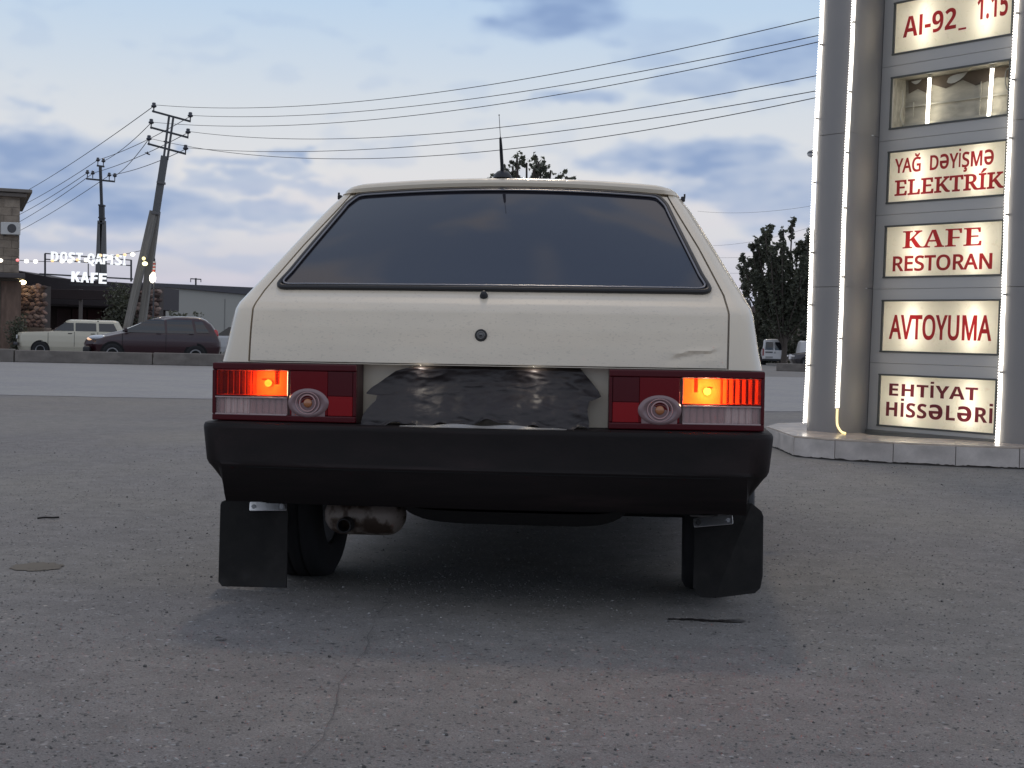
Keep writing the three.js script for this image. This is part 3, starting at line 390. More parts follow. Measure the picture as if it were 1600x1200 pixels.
/* black cloth tied over the number plate */
{
  reseed(91);
  const cl = thing('number_plate_cover', 'crumpled black leather cloth hanging over the number plate between the tail lamps', 'cloth', [-0.09, 0, -4.26], 0);
  cl.rotation.order = 'YXZ'; cl.rotation.set(0, -0.11, 0.008);
  const xl = [[0, -0.357], [0.2, -0.350], [0.42, -0.318], [0.5, -0.316], [0.52, -0.352], [0.62, -0.335], [0.78, -0.298], [0.9, -0.262], [1, -0.205]], xr = [[0, 0.318], [0.1, 0.318], [0.3, 0.312], [0.45, 0.316], [0.55, 0.350], [0.66, 0.338], [0.8, 0.315], [1, 0.285]];
  const nu = 150, nv = 60;
  const surf = (u, v, back) => {
    const x = lerp(curve(v, xl)[0], curve(v, xr)[0], u), hem = 0.566 + 0.006 * Math.sin(x * 21 + 1) + 0.005 * Math.sin(x * 47) + 0.004 * Math.sin(x * 90) + 0.010 * sstep(0.25, 0.1, Math.abs(x)) - 0.008 * sstep(0.2, 0.36, Math.abs(x));
    const y = lerp(hem, 0.741, v), n = fbm(x * 9 + 20, y * 16, 4) - 0.5, ridge = 1 - Math.abs(2 * fbm(x * 5 + 2 * y * 9, y * 14 - x * 4, 3) - 1), fine = fbm(x * 60, y * 80, 2) - 0.5;
    const edge = Math.min(1, u * 12, (1 - u) * 12) ;
    let s = lerp(0.040, 0.104, sstep(0, 0.75, v)) + 0.02 * sstep(0.95, 1, v) - 0.024 * n - 0.006 * Math.pow(ridge, 4) - 0.0025 * fine + 0.03 * Math.max(0, v - 0.5) * sstep(0.2, 0.36, Math.abs(x)) - 0.008 * (1 - edge) * sstep(0.4, 0.55, v);
    s -= 0.012 * sstep(0.06, 0, v) * Math.abs(Math.sin(x * 26));
    return [x, y, -(s + back)];
  };
  mesh('sheet', [grid(nu, nv, (u, v) => surf(u, v, 0)), grid(nu, nv, (u, v) => surf(u, v, 0.002))], M(0.027, 0.022, 0.023, 0.42, { bumpMap: grain, bumpScale: 0.0012, sheen: 0.3, sheenColor: C(0.3, 0.3, 0.32), sheenRoughness: 0.5 }), cl);
}

/* ---------- the lit price pylon ---------- */
function drawText(ctx, str, x, y, w, h, font, weight = '') {   // capitals of height h from baseline y, stretched to width w
  const px = 200; ctx.font = `${weight} ${px}px ${font}`; const capH = px * 0.715;
  const bar = weight || font === SS ? px * (weight ? 0.135 : 0.10) : 0, plain = (c) => font === SS && (c === 'I' || c === 'İ');
  const adv = [...str].map((c) => (plain(c) ? bar + px * 0.15 : c === 'Ə' ? ctx.measureText('e').width * 1.3 : ctx.measureText(c).width)), total = adv.reduce((a, b) => a + b, 0);
  ctx.save(); ctx.translate(x, y); ctx.scale(w / total, h / capH); let at = 0;
  [...str].forEach((c, i) => {
    if (plain(c)) { ctx.fillRect(at + px * 0.075, -capH, bar, capH); if (c === 'İ') ctx.fillRect(at + px * 0.07, -capH - px * 0.21, bar * 1.08, px * 0.12); } else if (c === 'Ə') { ctx.save(); const em = ctx.measureText('e').width; ctx.translate(at + adv[i] / 2, -capH / 2); ctx.rotate(Math.PI); ctx.scale(1.3, 1.32); ctx.fillText('e', -em / 2, px * 0.27); if (!weight) { ctx.lineWidth = 6; ctx.strokeText('e', -em / 2, px * 0.27); } ctx.restore(); } else { ctx.fillText(c, at, 0); if (!weight) { ctx.lineWidth = 9; ctx.strokeText(c, at, 0); } }
    at += adv[i];
  });
  ctx.restore();
}
function signTexture(lines, seed) {
  const W = 1120, H = 416, c = document.createElement('canvas'); c.width = W; c.height = H; const g = c.getContext('2d'); reseed(seed);
  g.fillStyle = '#f6f2e6'; g.fillRect(0, 0, W, H);
  for (let i = 0; i < 240; i++) { g.fillStyle = `rgba(${120 + 60 * rnd() | 0},${110 + 50 * rnd() | 0},${80 + 40 * rnd() | 0},${0.02 + 0.05 * rnd()})`; g.beginPath(); g.ellipse(rnd() * W, rnd() * H, 2 + 22 * rnd(), 1 + 8 * rnd(), rnd() * 3, 0, 7); g.fill(); }
  for (const [s, x0, x1, base, h, font, wt, color, skew] of lines) { g.fillStyle = color; g.strokeStyle = color; g.save(); g.transform(1, skew || 0, 0, 1, 0, 0); drawText(g, s, x0 * W, base * H, (x1 - x0) * W, h * H, font, wt); g.restore(); }
  const t = new THREE.CanvasTexture(c); t.colorSpace = THREE.SRGBColorSpace; return t;
}
const RED = '#8e1417', DARKRED = '#5d1420';
const SS = 'sans-serif', SE = 'serif';
const panelSpecs = [
  { lines: [['EHTİYAT', 0.06, 0.85, 0.40, 0.24, SS, 'bold', DARKRED, 0], ['HİSSƏLƏRİ', 0.04, 0.985, 0.81, 0.28, SS, 'bold', DARKRED, 0]], part: 'lowest sign panel reading EHTİYAT HİSSƏLƏRİ' },
  { lines: [['AVTOYUMA', 0.06, 0.93, 0.74, 0.45, SS, '', '#8f1216', 0]], part: 'sign panel reading AVTOYUMA' },
  { lines: [['KAFE', 0.14, 0.83, 0.44, 0.34, SE, 'bold', '#9a1518', 0], ['RESTORAN', 0.05, 0.93, 0.88, 0.28, SS, '', RED, 0]], part: 'sign panel reading KAFE RESTORAN' },
  { lines: [['YAĞ', 0.05, 0.285, 0.41, 0.27, SS, '', RED, 0], ['DƏYİŞMƏ', 0.35, 0.90, 0.41, 0.27, SS, '', RED, 0], ['ELEKTRÍK', 0.05, 0.975, 0.86, 0.29, SE, '', RED, 0]], part: 'sign panel reading YAĞ DƏYİŞMƏ ELEKTRİK' },
  null,
  { lines: [['AI-92', 0.07, 0.54, 0.70, 0.40, SS, 'bold', RED, 0], ['_', 0.555, 0.62, 0.66, 0.40, SS, 'bold', RED, 0], ['1.15', 0.70, 0.96, 0.62, 0.44, SS, 'bold', RED, -0.0]], part: 'price sign panel reading AI-92 1.15' },
];
const cladMat = M(0.25, 0.24, 0.235, 0.48, { metalness: 0.15, bumpMap: grain, bumpScale: 0.0006 });
const boardMat = M(0.50, 0.485, 0.46, 0.5, { metalness: 0.1 });
const pylon = thing('sign_pylon', 'tall grey pylon with stacked lit sign panels and white light strips', 'sign', [2.98, 0, -12.3], -0.93);
pylon.quaternion.premultiply(new THREE.Quaternion().setFromAxisAngle(new THREE.Vector3(0, 0, 1), -0.011));   // it stands a little out of plumb
{
  const top = 5.6, base = 0.155;
  // left column: front sheets, side sheets, and its core
  mesh('core', [box(1.9, top - base, 0.3, 0.66, (top + base) / 2, -0.42)], M(0.12, 0.12, 0.12, 0.8), pylon);
  const joints = [base, 0.95, 1.36, 2.63, 4.0, top];
  for (const [y0, y1] of [[base, 1.36], [1.36, 2.62], [2.62, 3.9], [3.9, top]]) {
    const h = y1 - y0 - 0.003, y = (y0 + y1) / 2;
    mesh('cladding_panel', box(0.33, h, 0.012, -0.165, y, 0.374, 0.003), cladMat, pylon);
    // the column's inner side swells a little before it meets the sign face
    const g = grid(14, 1, (u, v) => { const a = u; return [0.0 + 0.045 * Math.sin(Math.PI * Math.pow(a, 0.8)) * 0.9, lerp(y0 + 0.0015, y1 - 0.0015, v), lerp(0.378, 0.008, a)]; });
    mesh('cladding_panel', g, cladMat, pylon);
    mesh('cladding_panel', box(0.012, h, 0.66, -0.327, y, 0.045, 0.003), cladMat, pylon);
    mesh('cladding_panel', box(0.40, h, 0.012, 1.51, y, 0.05, 0.003), cladMat, pylon);
    mesh('cladding_panel', box(0.012, h, 0.62, 1.705, y, -0.26, 0.003), cladMat, pylon);
  }
  for (let i = 0; i < 6; i++) {
    const cy = 0.44 + 0.612 * i, x0 = 0.115, x1 = 1.235, h = 0.207, y0 = cy - 0.3025, y1 = cy + 0.3025, spec = panelSpecs[i];
    const s = poly([[0.003, Math.max(y0, base)], [1.308, Math.max(y0, base)], [1.308, y1], [0.003, y1]]); s.holes.push(poly([[x0, cy - h], [x0, cy + h], [x1, cy + h], [x1, cy - h]]));
    mesh('board', plate(s, 0.02, 0.0025).translate(0, 0, -0.014), boardMat, pylon);
    const pn = group('sign_panel', pylon); pn.userData.label = spec ? spec.part : 'broken sign panel with its face missing and two bare tubes';
    const fw = 0.014; // dark trim round the panel
    mesh('panel_frame', [box(x1 - x0 + 2 * fw, fw, 0.016, (x0 + x1) / 2, cy + h + fw / 2 - 0.004, 0.008, 0.002), box(x1 - x0 + 2 * fw, fw, 0.016, (x0 + x1) / 2, cy - h - fw / 2 + 0.004, 0.008, 0.002), box(fw, 2 * h - 0.006, 0.016, x0 - fw / 2 + 0.004, cy, 0.008, 0.002), box(fw, 2 * h - 0.006, 0.016, x1 + fw / 2 - 0.004, cy, 0.008, 0.002)], M(0.10, 0.105, 0.10, 0.55, { metalness: 0.3 }), pn);
    mesh('light_box', [box(x1 - x0 + 0.03, 2 * h + 0.03, 0.006, (x0 + x1) / 2, cy, -0.185), box(x1 - x0 + 0.03, 0.006, 0.165, (x0 + x1) / 2, cy + h + 0.012, -0.0995), box(x1 - x0 + 0.03, 0.006, 0.165, (x0 + x1) / 2, cy - h - 0.012, -0.0995), box(0.006, 2 * h + 0.018, 0.165, x0 - 0.012, cy, -0.0995), box(0.006, 2 * h + 0.018, 0.165, x1 + 0.012, cy, -0.0995)], M(0.62, 0.60, 0.52, 0.8, { map: mottle }), pn);
    for (const [tx, tilt] of [[0.40, 0.02], [0.985, 0.05]]) {
      const t = mesh('tube', rod(V(tx, cy - h + 0.02, -0.10), V(tx + tilt * 0.3, cy + h - 0.015, -0.10), 0.014, 0.014, 14), glow(1, 0.94, 0.79, spec ? 13 : 6.5), pn);
      meshes('tube_holder', [box(0.03, 0.022, 0.03, tx, cy - h + 0.012, -0.10), box(0.03, 0.022, 0.03, tx + tilt * 0.3, cy + h - 0.01, -0.10)], M(0.7, 0.7, 0.66, 0.6), pn);
    }
    if (spec) {
      const map = signTexture(spec.lines, 40 + i);
      mesh('panel_face', new THREE.PlaneGeometry(x1 - x0, 2 * h).translate((x0 + x1) / 2, cy, -0.006), M(1, 1, 1, 1.0, { map, transmission: 0.62, thickness: 0, emissive: C(1, 0.94, 0.78), emissiveMap: map, emissiveIntensity: 0.16 }), pn);
      const ra = new THREE.RectAreaLight(C(1, 0.93, 0.76), 0.5, x1 - x0 - 0.1, 2 * h - 0.1); ra.position.set((x0 + x1) / 2, cy, 0.03); ra.rotation.y = Math.PI; ra.name = 'panel_light'; pylon.add(ra);
    } else {
      // rails, brackets and wires inside, torn acrylic along the upper edge
      meshes('rail', [box(x1 - x0, 0.014, 0.012, (x0 + x1) / 2, cy - 0.01, -0.165), box(x1 - x0, 0.02, 0.02, (x0 + x1) / 2, cy - h + 0.045, -0.16), box(0.006, 0.12, 0.008, 0.21, cy - 0.04, -0.158), box(0.006, 0.16, 0.008, 0.86, cy + 0.03, -0.158), box(0.006, 0.10, 0.008, 0.86, cy - 0.12, -0.158)], M(0.42, 0.40, 0.34, 0.7), pn);
      mesh('torn_sheet', [plate(poly([[x0 + 0.02, cy + h], [x0 + 0.03, cy + 0.10], [x0 + 0.12, cy + 0.13], [x0 + 0.22, cy + 0.08], [x0 + 0.26, cy + 0.15], [x0 + 0.40, cy + 0.10], [x0 + 0.56, cy + 0.15], [0.80, cy + 0.09], [1.0, cy + 0.13], [x1 - 0.02, cy + 0.10], [x1 - 0.02, cy + h]]), 0.003).translate(0, 0, -0.172)], M(0.16, 0.13, 0.105, 0.9, { map: mottle }), pn);
      meshes('torn_flap', [grid(8, 3, (u, v) => [0.62 + 0.24 * u, cy + 0.155 + 0.05 * u - 0.035 * v * (1 + Math.sin(u * 5)), -0.06 + 0.02 * Math.sin(u * 7) + 0.02 * v]), grid(6, 3, (u, v) => [0.26 + 0.12 * u, cy + 0.17 - 0.03 * v * Math.sin(u * 3), -0.05 + 0.02 * u])], M(0.52, 0.48, 0.38, 0.8), pn);
      meshes('wire', [tube([V(1.20, cy + 0.15, -0.08), V(1.14, cy + 0.16, -0.09), V(1.13, cy + 0.06, -0.09), V(1.17, cy - 0.03, -0.09), V(1.20, cy - 0.10, -0.09), V(1.16, cy - 0.16, -0.10)], 0.005, 40, 6), tube([V(0.14, cy + 0.12, -0.09), V(0.155, cy + 0.02, -0.09), V(0.135, cy - 0.1, -0.09), V(0.16, cy - 0.17, -0.1)], 0.004, 30, 6)], M(0.5, 0.48, 0.42, 0.6), pn);
    }
  }
  mesh('board', box(1.305, 1.56, 0.02, 0.655, 4.59, -0.004, 0.003), boardMat, pylon);
  mesh('foot_trim', [box(1.30, 0.05, 0.03, 0.655, base + 0.012, 0.022, 0.008)], M(0.22, 0.22, 0.21, 0.8, { map: mottle }), pylon);
  const jointMat = M(0.55, 0.5, 0.42, 0.5), ledMat = glow(1, 0.94, 0.84, 2.6);
  // strips of white light running up the edges
  const strip = (pts, y0, y1, tailPts) => {
    const g = group('light_strip', pylon), curvePts = [], beads = []; reseed(3 + pts[0] * 100 | 0);
    const n = 26; for (let i = 0; i <= n; i++) { const y = lerp(y0, y1, i / n); curvePts.push(V(pts[0] + 0.006 * Math.sin(y * 2.1) + rr(-0.0025, 0.0025), y, pts[1])); }
    const cv = new THREE.CatmullRomCurve3(curvePts), len = cv.getLength(), emis = [], caps = [];
    for (let a = 0; a < len - 0.05;) { const seg = Math.min(len - a, rr(0.42, 0.62)), part = []; for (let q = 0; q <= 6; q++) part.push(cv.getPointAt(clamp((a + 0.008 + (seg - 0.016) * q / 6) / len))); emis.push(tube(part, 0.0125, 14, 8)); caps.push(rod(cv.getPointAt(clamp((a + seg - 0.008) / len)), cv.getPointAt(clamp((a + seg + 0.008) / len, 0, 1)).add(V(0, 0.0001, 0)), 0.0135, 0.0135, 8)); a += seg; }
    for (let d = 0.01; d < len; d += 0.022) { const p = cv.getPointAt(d / len); beads.push(new THREE.SphereGeometry(0.0068, 6, 5).translate(p.x - 0.011, p.y, p.z + 0.011)); }
    meshes('led_tube', emis, ledMat, g);
    mesh('led_beads', beads, glow(1, 0.94, 0.84, 3.4), g).userData.kind = 'stuff';
    meshes('strip_joint', caps, jointMat, g);
    if (tailPts) mesh('led_tail', tube(tailPts, 0.0095, 24, 8), glow(1, 0.72, 0.22, 1.1), g);
  };
  strip([-0.337, 0.392], 0.215, 5.5); strip([0.004, 0.394], 0.36, 5.5, [V(0.004, 0.358, 0.394), V(0.006, 0.28, 0.395), V(0.02, 0.22, 0.40), V(0.07, 0.175, 0.41), V(0.12, 0.165, 0.42)]); strip([1.312, 0.072], 0.165, 3.72);
  for (const [x, z, ry, h, y] of [[-0.37, 0.42, 2.6, 5.0, 2.8], [0.03, 0.43, 3.3, 5.0, 2.9], [1.312, 0.105, 3.14, 3.4, 1.95]]) { const ra = new THREE.RectAreaLight(C(1, 0.94, 0.84), 1.6, 0.022, h); ra.position.set(x, y, z); ra.rotation.y = ry; ra.name = 'strip_light'; pylon.add(ra); }
  mesh('cable', tube([V(1.27, 3.9, 0.02), V(1.29, 3.74, 0.03), V(1.275, 3.66, 0.03), V(1.30, 3.58, 0.05)], 0.004, 24, 6), blackPlastic, pylon);
}
/* tiled plinth */
{
  const pl = thing('tiled_plinth', 'low round plinth of cracked white tiles under the sign pylon', 'plinth', [0, 0, 0], 0);
  reseed(61);
  const ring = [[2.25, -12.9], [2.245, -12.2], [2.225, -11.5], [2.475, -11.2], [2.86, -10.98], [3.28, -10.83], [3.72, -10.75], [4.2, -10.80], [4.7, -11.05], [5.1, -11.5], [5.3, -12.1], [5.2, -12.8], [4.8, -13.5], [4.2, -13.95], [3.5, -14.1], [2.9, -13.9], [2.45, -13.5]];
  const h = 0.165, inner = ring.map(([x, z]) => { const cx = 3.7, cz = -12.4; const l = Math.hypot(x - cx, z - cz); return [x + (cx - x) / l * 0.02, z + (cz - z) / l * 0.02]; });
  const s = poly(inner.map(([x, z]) => [x, -z])); mesh('concrete_core', new THREE.ExtrudeGeometry(s, { depth: h - 0.016, bevelEnabled: false }).rotateX(-Math.PI / 2), concreteMat, pl);
  const white = [0, 1, 2].map((i) => M(0.70 + 0.03 * i, 0.66 + 0.03 * i, 0.64 + 0.03 * i, 0.35, { map: mottle }));
  const topMat = [0, 1].map((i) => M(0.76 + 0.03 * i, 0.65 + 0.03 * i, 0.56 + 0.03 * i, 0.2, { map: mottle }));
  ring.forEach(([x0, z0], i) => {
    const [x1, z1] = ring[(i + 1) % ring.length], L = Math.hypot(x1 - x0, z1 - z0), shape = new THREE.Shape(), g = 0.003, n = 26;
    shape.moveTo(g, h - 0.018); for (let k = 0; k <= n; k++) { const t = k / n; shape.lineTo(lerp(g, L - g, t), 0.004 + 0.016 * fbm(t * 9 * L + i * 7, 3, 4) + 0.008 * rnd() * (rnd() < 0.4 ? 1 : 0.3)); } shape.lineTo(L - g, h - 0.018 - rr(0, 0.002)); shape.closePath();
    const t = mesh('tile', plate(shape, 0.012, 0.0015), white[i % 3], pl); t.position.set(x0, 0, z0); t.rotation.y = Math.atan2(-(z1 - z0), x1 - x0);
  });
  // top tiles: sectors from the rim towards the pylon
  ring.forEach(([x0, z0], i) => {
    const [x1, z1] = ring[(i + 1) % ring.length], c = [3.7, -12.4], k = 0.012, cut = 0.42, q = (x, z, t) => [lerp(x, c[0], t), -lerp(z, c[1], t)];
    const sh = (a, b) => poly([[x0, z0, a], [x1, z1, a], [x1, z1, b], [x0, z0, b]].map(([x, z, t], m) => { const e = q(x, z, t), o = q((x0 + x1) / 2, (z0 + z1) / 2, (a + b) / 2), d = Math.hypot(e[0] - o[0], e[1] - o[1]); return [e[0] + (o[0] - e[0]) / d * 0.003, e[1] + (o[1] - e[1]) / d * 0.003]; }));
    [[-0.006, 0.19], [0.19, 0.46]].forEach(([a, b], m) => { const t = mesh('tile', plate(sh(a, b), 0.014, 0.0015).rotateX(-Math.PI / 2), topMat[(i + m) % 2], pl); t.position.y = h - 0.0155 + rr(-0.001, 0.001); });
  });
}

/* ---------- far things ---------- */
const at = (x, y, Z) => P(x, y, Z);
const slopeFix = (o, Z) => o;
/* concrete barrier along the street */
function barrier(a, b, h, label, n) {
  const d = b.clone().sub(a), L = d.length() / n, o = thing('concrete_barrier', label, 'barrier', [a.x, 0, a.z], Math.atan2(-d.z, d.x));
  for (let i = 0; i < n; i++) mesh('block', boxUV(box(L - 0.03, h + (i % 3) * 0.012, 0.42, (i + 0.5) * L, h / 2 + (i % 3) * 0.006, -0.2, 0.03), 0.5), concreteMat, o);
}
barrier(V(-27, 0, -42.2), V(-3, 0, -46.4), 0.37, 'long low grey concrete barrier beyond the street at left', 6);
barrier(V(12.35, 0, -69), V(18.5, 0, -66), 0.36, 'short low concrete barrier right of the car beneath the dark saloon', 3);

/* background cars */
const arch = M(0.01, 0.01, 0.011, 0.9), chromeTrim = steelMat, paleRim = M(0.5, 0.5, 0.52, 0.4, { metalness: 0.6 });
function bgCar(name, label, pos, turn, spec) {
  const o = thing(name, label, spec.cat || 'car', pos, turn), rows = spec.rows, ys = []; const y0 = rows[0][0], y1 = rows[rows.length - 1][0];
  for (let i = 0; i <= 26; i++) ys.push(lerp(y0, y1, i / 26)); rows.forEach((r) => ys.push(r[0])); const u = [...new Set(ys)].sort((a, b) => a - b);
  mesh('body', sliceBody(rows, u, { rearR: 0.09, rearS: 0.14, frontR: spec.fr || 0.2, bow: spec.bow ?? 0.12, rc: 0.06, bulge: 0.012, crownFn: (x, y) => y + 0.03 * Math.max(0, 1 - (x / 0.6) ** 2) * sstep(y1 - 0.2, y1, y) }), spec.paint, o);
  for (const sd of [-1, 1]) {
    for (const w of spec.windows || []) mesh('side_window', sidePatch(rows, sd, ...w, 0.012), spec.glass || darkGlass, o);
    for (const h of spec.handles || []) mesh('door_handle', box(0.025, 0.03, 0.15, sd * (curve(h[1], rows)[2] + 0.02), h[1], -h[0], 0.008), spec.handleMat || blackPlastic, o);
    for (const s of spec.seams || []) mesh('door_seam', sidePatch(rows, sd, 0.36, s[1], s[0] - 0.008, s[0] + 0.008, s[0] - 0.008, s[0] + 0.008, 0.006), arch, o);
    for (const s of spec.axles) { mesh('wheel_well', cyl(spec.r * 1.2, spec.r * 1.2, 0.3, 28).rotateZ(Math.PI / 2).translate(sd * (spec.w - 0.134), spec.r * 1.05, -s), arch, o); wheel(o, sd * (spec.w - 0.045), spec.r, -s, spec.r, 0.19, spec.rim || steelMat); }
  }
  if (spec.screen) mesh('windscreen', facePatch(rows, 1, ...spec.screen, 0.012, 0, 0.12 / 0.5), spec.glass || darkGlass, o);
  if (spec.rearGlass) mesh('rear_window', facePatch(rows, 0, ...spec.rearGlass, 0.012, 0.06), spec.glass || darkGlass, o);
  return [o, rows];
}
const creamPaint = M(0.56, 0.53, 0.43, 0.4, { clearcoat: 0.4, clearcoatRoughness: 0.2 });
{
  const p = at(33, 548, 57), rows = [[0.26, 0.08, 4.02, 0.74], [0.4, 0.02, 4.08, 0.79], [0.62, 0, 4.1, 0.80], [0.84, 0.02, 4.09, 0.79], [0.93, 0.04, 4.04, 0.77], [0.95, 0.05, 3.9, 0.765], [0.99, 0.07, 2.92, 0.755], [1.02, 0.08, 2.84, 0.745], [1.34, 0.30, 2.36, 0.62], [1.40, 0.34, 2.28, 0.59], [1.43, 0.42, 2.18, 0.54], [1.445, 0.5, 2.1, 0.47]];
  const [o] = bgCar('estate_car', 'old cream estate car parked in front of the café, partly behind the dark hatchback', [p.x + 3.95, 0, -57.6], Math.PI / 2 + 0.25, { paint: creamPaint, rows, w: 0.79, r: 0.29, axles: [0.78, 3.2], windows: [[1.03, 1.34, 1.98, 2.72, 2.0, 2.32], [1.03, 1.34, 1.15, 1.92, 1.17, 1.93], [1.03, 1.34, 0.36, 1.05, 0.52, 1.07]], handles: [[2.12, 0.93], [1.28, 0.93]], seams: [[1.96, 1.0], [1.1, 1.0], [2.92, 0.95]], screen: [1.04, 1.37, 0.68, 0.56], glass: M(0.03, 0.033, 0.04, 0.08, { ior: 1.7 }) });
  for (const sd of [-1, 1]) { mesh('headlamp', box(0.28, 0.15, 0.05, sd * 0.56, 0.76, -4.06, 0.02), M(0.6, 0.6, 0.6, 0.15, { clearcoat: 1 }), o); mesh('roof_rail', box(0.03, 0.03, 0.05, sd * 0.6, 1.43, -1.1), blackPlastic, o); }
  mesh('front_bumper', box(1.6, 0.13, 0.16, 0, 0.5, -4.1, 0.04), M(0.08, 0.08, 0.085, 0.4, { metalness: 0.5 }), o); mesh('grille', box(0.8, 0.18, 0.04, 0, 0.76, -4.07, 0.01), blackPlastic, o); mesh('rear_bumper', box(1.6, 0.13, 0.16, 0, 0.5, 0, 0.04), blackPlastic, o);
}
{
  const p = at(120, 545, 46), rows = [[0.2, 0.15, 4.05, 0.78], [0.34, 0.05, 4.2, 0.84], [0.6, 0, 4.28, 0.86], [0.74, 0.02, 4.22, 0.86], [0.84, 0.05, 4.0, 0.85], [0.95, 0.10, 3.55, 0.835], [1.04, 0.14, 3.18, 0.81], [1.1, 0.17, 3.02, 0.79], [1.3, 0.32, 2.55, 0.71], [1.42, 0.48, 2.2, 0.64], [1.48, 0.62, 1.95, 0.58], [1.515, 0.85, 1.65, 0.48]];
  const [o] = bgCar('dark_hatchback', 'dark maroon hatchback driving along the street beyond the barrier', [p.x + 4.2, 0, -47.6], Math.PI / 2 + 0.2, { paint: M(0.032, 0.008, 0.013, 0.35, { clearcoat: 0.6, clearcoatRoughness: 0.08 }), rows, w: 0.85, r: 0.31, rim: paleRim, axles: [0.80, 3.35], windows: [[0.99, 1.42, 1.75, 3.1, 1.8, 2.24], [0.99, 1.42, 0.85, 1.68, 0.95, 1.72], [1.02, 1.38, 0.38, 0.78, 0.62, 0.86]], seams: [[1.72, 1.0], [3.05, 0.95]], handles: [[1.95, 0.96], [0.95, 0.97]], handleMat: M(0.03, 0.012, 0.016, 0.3), screen: [1.07, 1.44, 0.72, 0.58], bow: 0.3, fr: 0.3, glass: M(0.02, 0.022, 0.028, 0.05, { ior: 1.8 }) });
  for (const sd of [-1, 1]) { const hl = mesh('headlamp', new THREE.SphereGeometry(0.17, 18, 12).scale(0.75, 0.5, 1.9).translate(sd * 0.66, 0.80, -3.78), M(0.62, 0.66, 0.72, 0.12, { clearcoat: 1 }), o); mesh('indicator', new THREE.SphereGeometry(0.07, 12, 8).scale(0.8, 0.7, 1.2).translate(sd * 0.66, 0.76, -4.06), glow(1, 0.55, 0.25, 0.7), o); mesh('tail_lamp', new THREE.SphereGeometry(0.13, 14, 10).scale(0.5, 1.25, 0.8).translate(sd * 0.72, 0.98, -0.2), M(0.45, 0.02, 0.02, 0.15, { clearcoat: 1 }), o); mesh('door_mirror', box(0.2, 0.13, 0.1, sd * 0.92, 1.06, -2.95, 0.04), M(0.03, 0.012, 0.016, 0.3), o); }
  mesh('front_bumper', box(1.5, 0.22, 0.24, 0, 0.42, -4.14, 0.08), blackPlastic, o);
}
{ const p = at(352, 545, 74), rows = [[0.25, 0.1, 4.0, 0.78], [0.5, 0, 4.1, 0.84], [0.95, 0.05, 3.9, 0.83], [1.02, 0.1, 3.1, 0.8], [1.5, 0.3, 2.3, 0.68], [1.6, 0.5, 2.0, 0.55]];
  bgCar('white_car', 'white car mostly hidden behind the cream hatchback, right of the maroon one', [p.x + 2.6, 0, -74], Math.PI / 2, { paint: M(0.66, 0.67, 0.69, 0.35, { clearcoat: 0.5 }), rows, w: 0.83, r: 0.31, axles: [0.8, 3.3], windows: [[1.05, 1.48, 1.7, 2.9, 1.75, 2.3], [1.05, 1.48, 0.4, 1.62, 0.5, 1.68]], screen: [1.06, 1.5, 0.7, 0.6], seams: [[1.66, 1.0]] }); }
const vanRows = [[0.28, 0.06, 3.85, 0.74], [0.45, 0.0, 4.0, 0.79], [0.95, 0.01, 3.95, 0.80], [1.05, 0.03, 3.3, 0.79], [1.2, 0.05, 3.1, 0.775], [1.6, 0.13, 2.6, 0.71], [1.75, 0.18, 2.4, 0.67], [1.8, 0.26, 2.2, 0.6]];
const vanPaint = M(0.70, 0.69, 0.69, 0.4, { clearcoat: 0.4 });
{ const p = at(1209, 560, 103);
  const [o] = bgCar('white_van', 'white van seen from behind with two dark rear door windows, under the trees', [p.x, 0, -103], -0.14, { cat: 'van', paint: vanPaint, rows: vanRows, w: 0.80, r: 0.3, axles: [0.75, 3.2], windows: [[1.12, 1.58, 0.35, 1.6, 0.42, 1.6], [1.12, 1.58, 1.7, 2.7, 1.7, 2.4]], seams: [[1.65, 1.05]] });
  for (const sd of [-1, 1]) { mesh('rear_door_window', grid(8, 8, (u, v) => { const y = lerp(1.06, 1.62, v), x = sd * (0.06 + u * lerp(0.56, 0.50, v)); return [x, y, -(curve(y, vanRows)[0] + 0.06 * x * x) + 0.014]; }), darkGlass, o); mesh('tail_lamp', box(0.10, 0.5, 0.06, sd * 0.74, 0.9, -0.05, 0.02), M(0.34, 0.05, 0.05, 0.2), o); }
  mesh('door_seam', box(0.014, 1.15, 0.01, 0, 1.05, -0.045), arch, o); mesh('door_handle', box(0.05, 0.12, 0.03, 0.07, 0.88, 0.0, 0.01), blackPlastic, o); mesh('number_plate', box(0.5, 0.12, 0.015, -0.32, 0.55, 0.012, 0.004), M(0.35, 0.35, 0.35, 0.5), o); mesh('door_badge', box(0.5, 0.10, 0.012, -0.34, 0.9, 0.0, 0.004), M(0.12, 0.12, 0.13, 0.5), o); mesh('rear_bumper', box(1.58, 0.16, 0.14, 0, 0.36, 0.02, 0.04), blackPlastic, o); }
{ const p = at(1239, 560, 112); bgCar('white_van', 'white van side on, between the tree trunk and the pylon, behind the dark saloon', [p.x + 0.1, 0, -111], -Math.PI / 2, { cat: 'van', paint: vanPaint, rows: vanRows, w: 0.80, r: 0.3, axles: [0.75, 3.2], windows: [[1.12, 1.58, 1.9, 2.85, 1.9, 2.45]], seams: [[1.75, 1.05]], screen: [1.1, 1.6, 0.68, 0.6] }); }
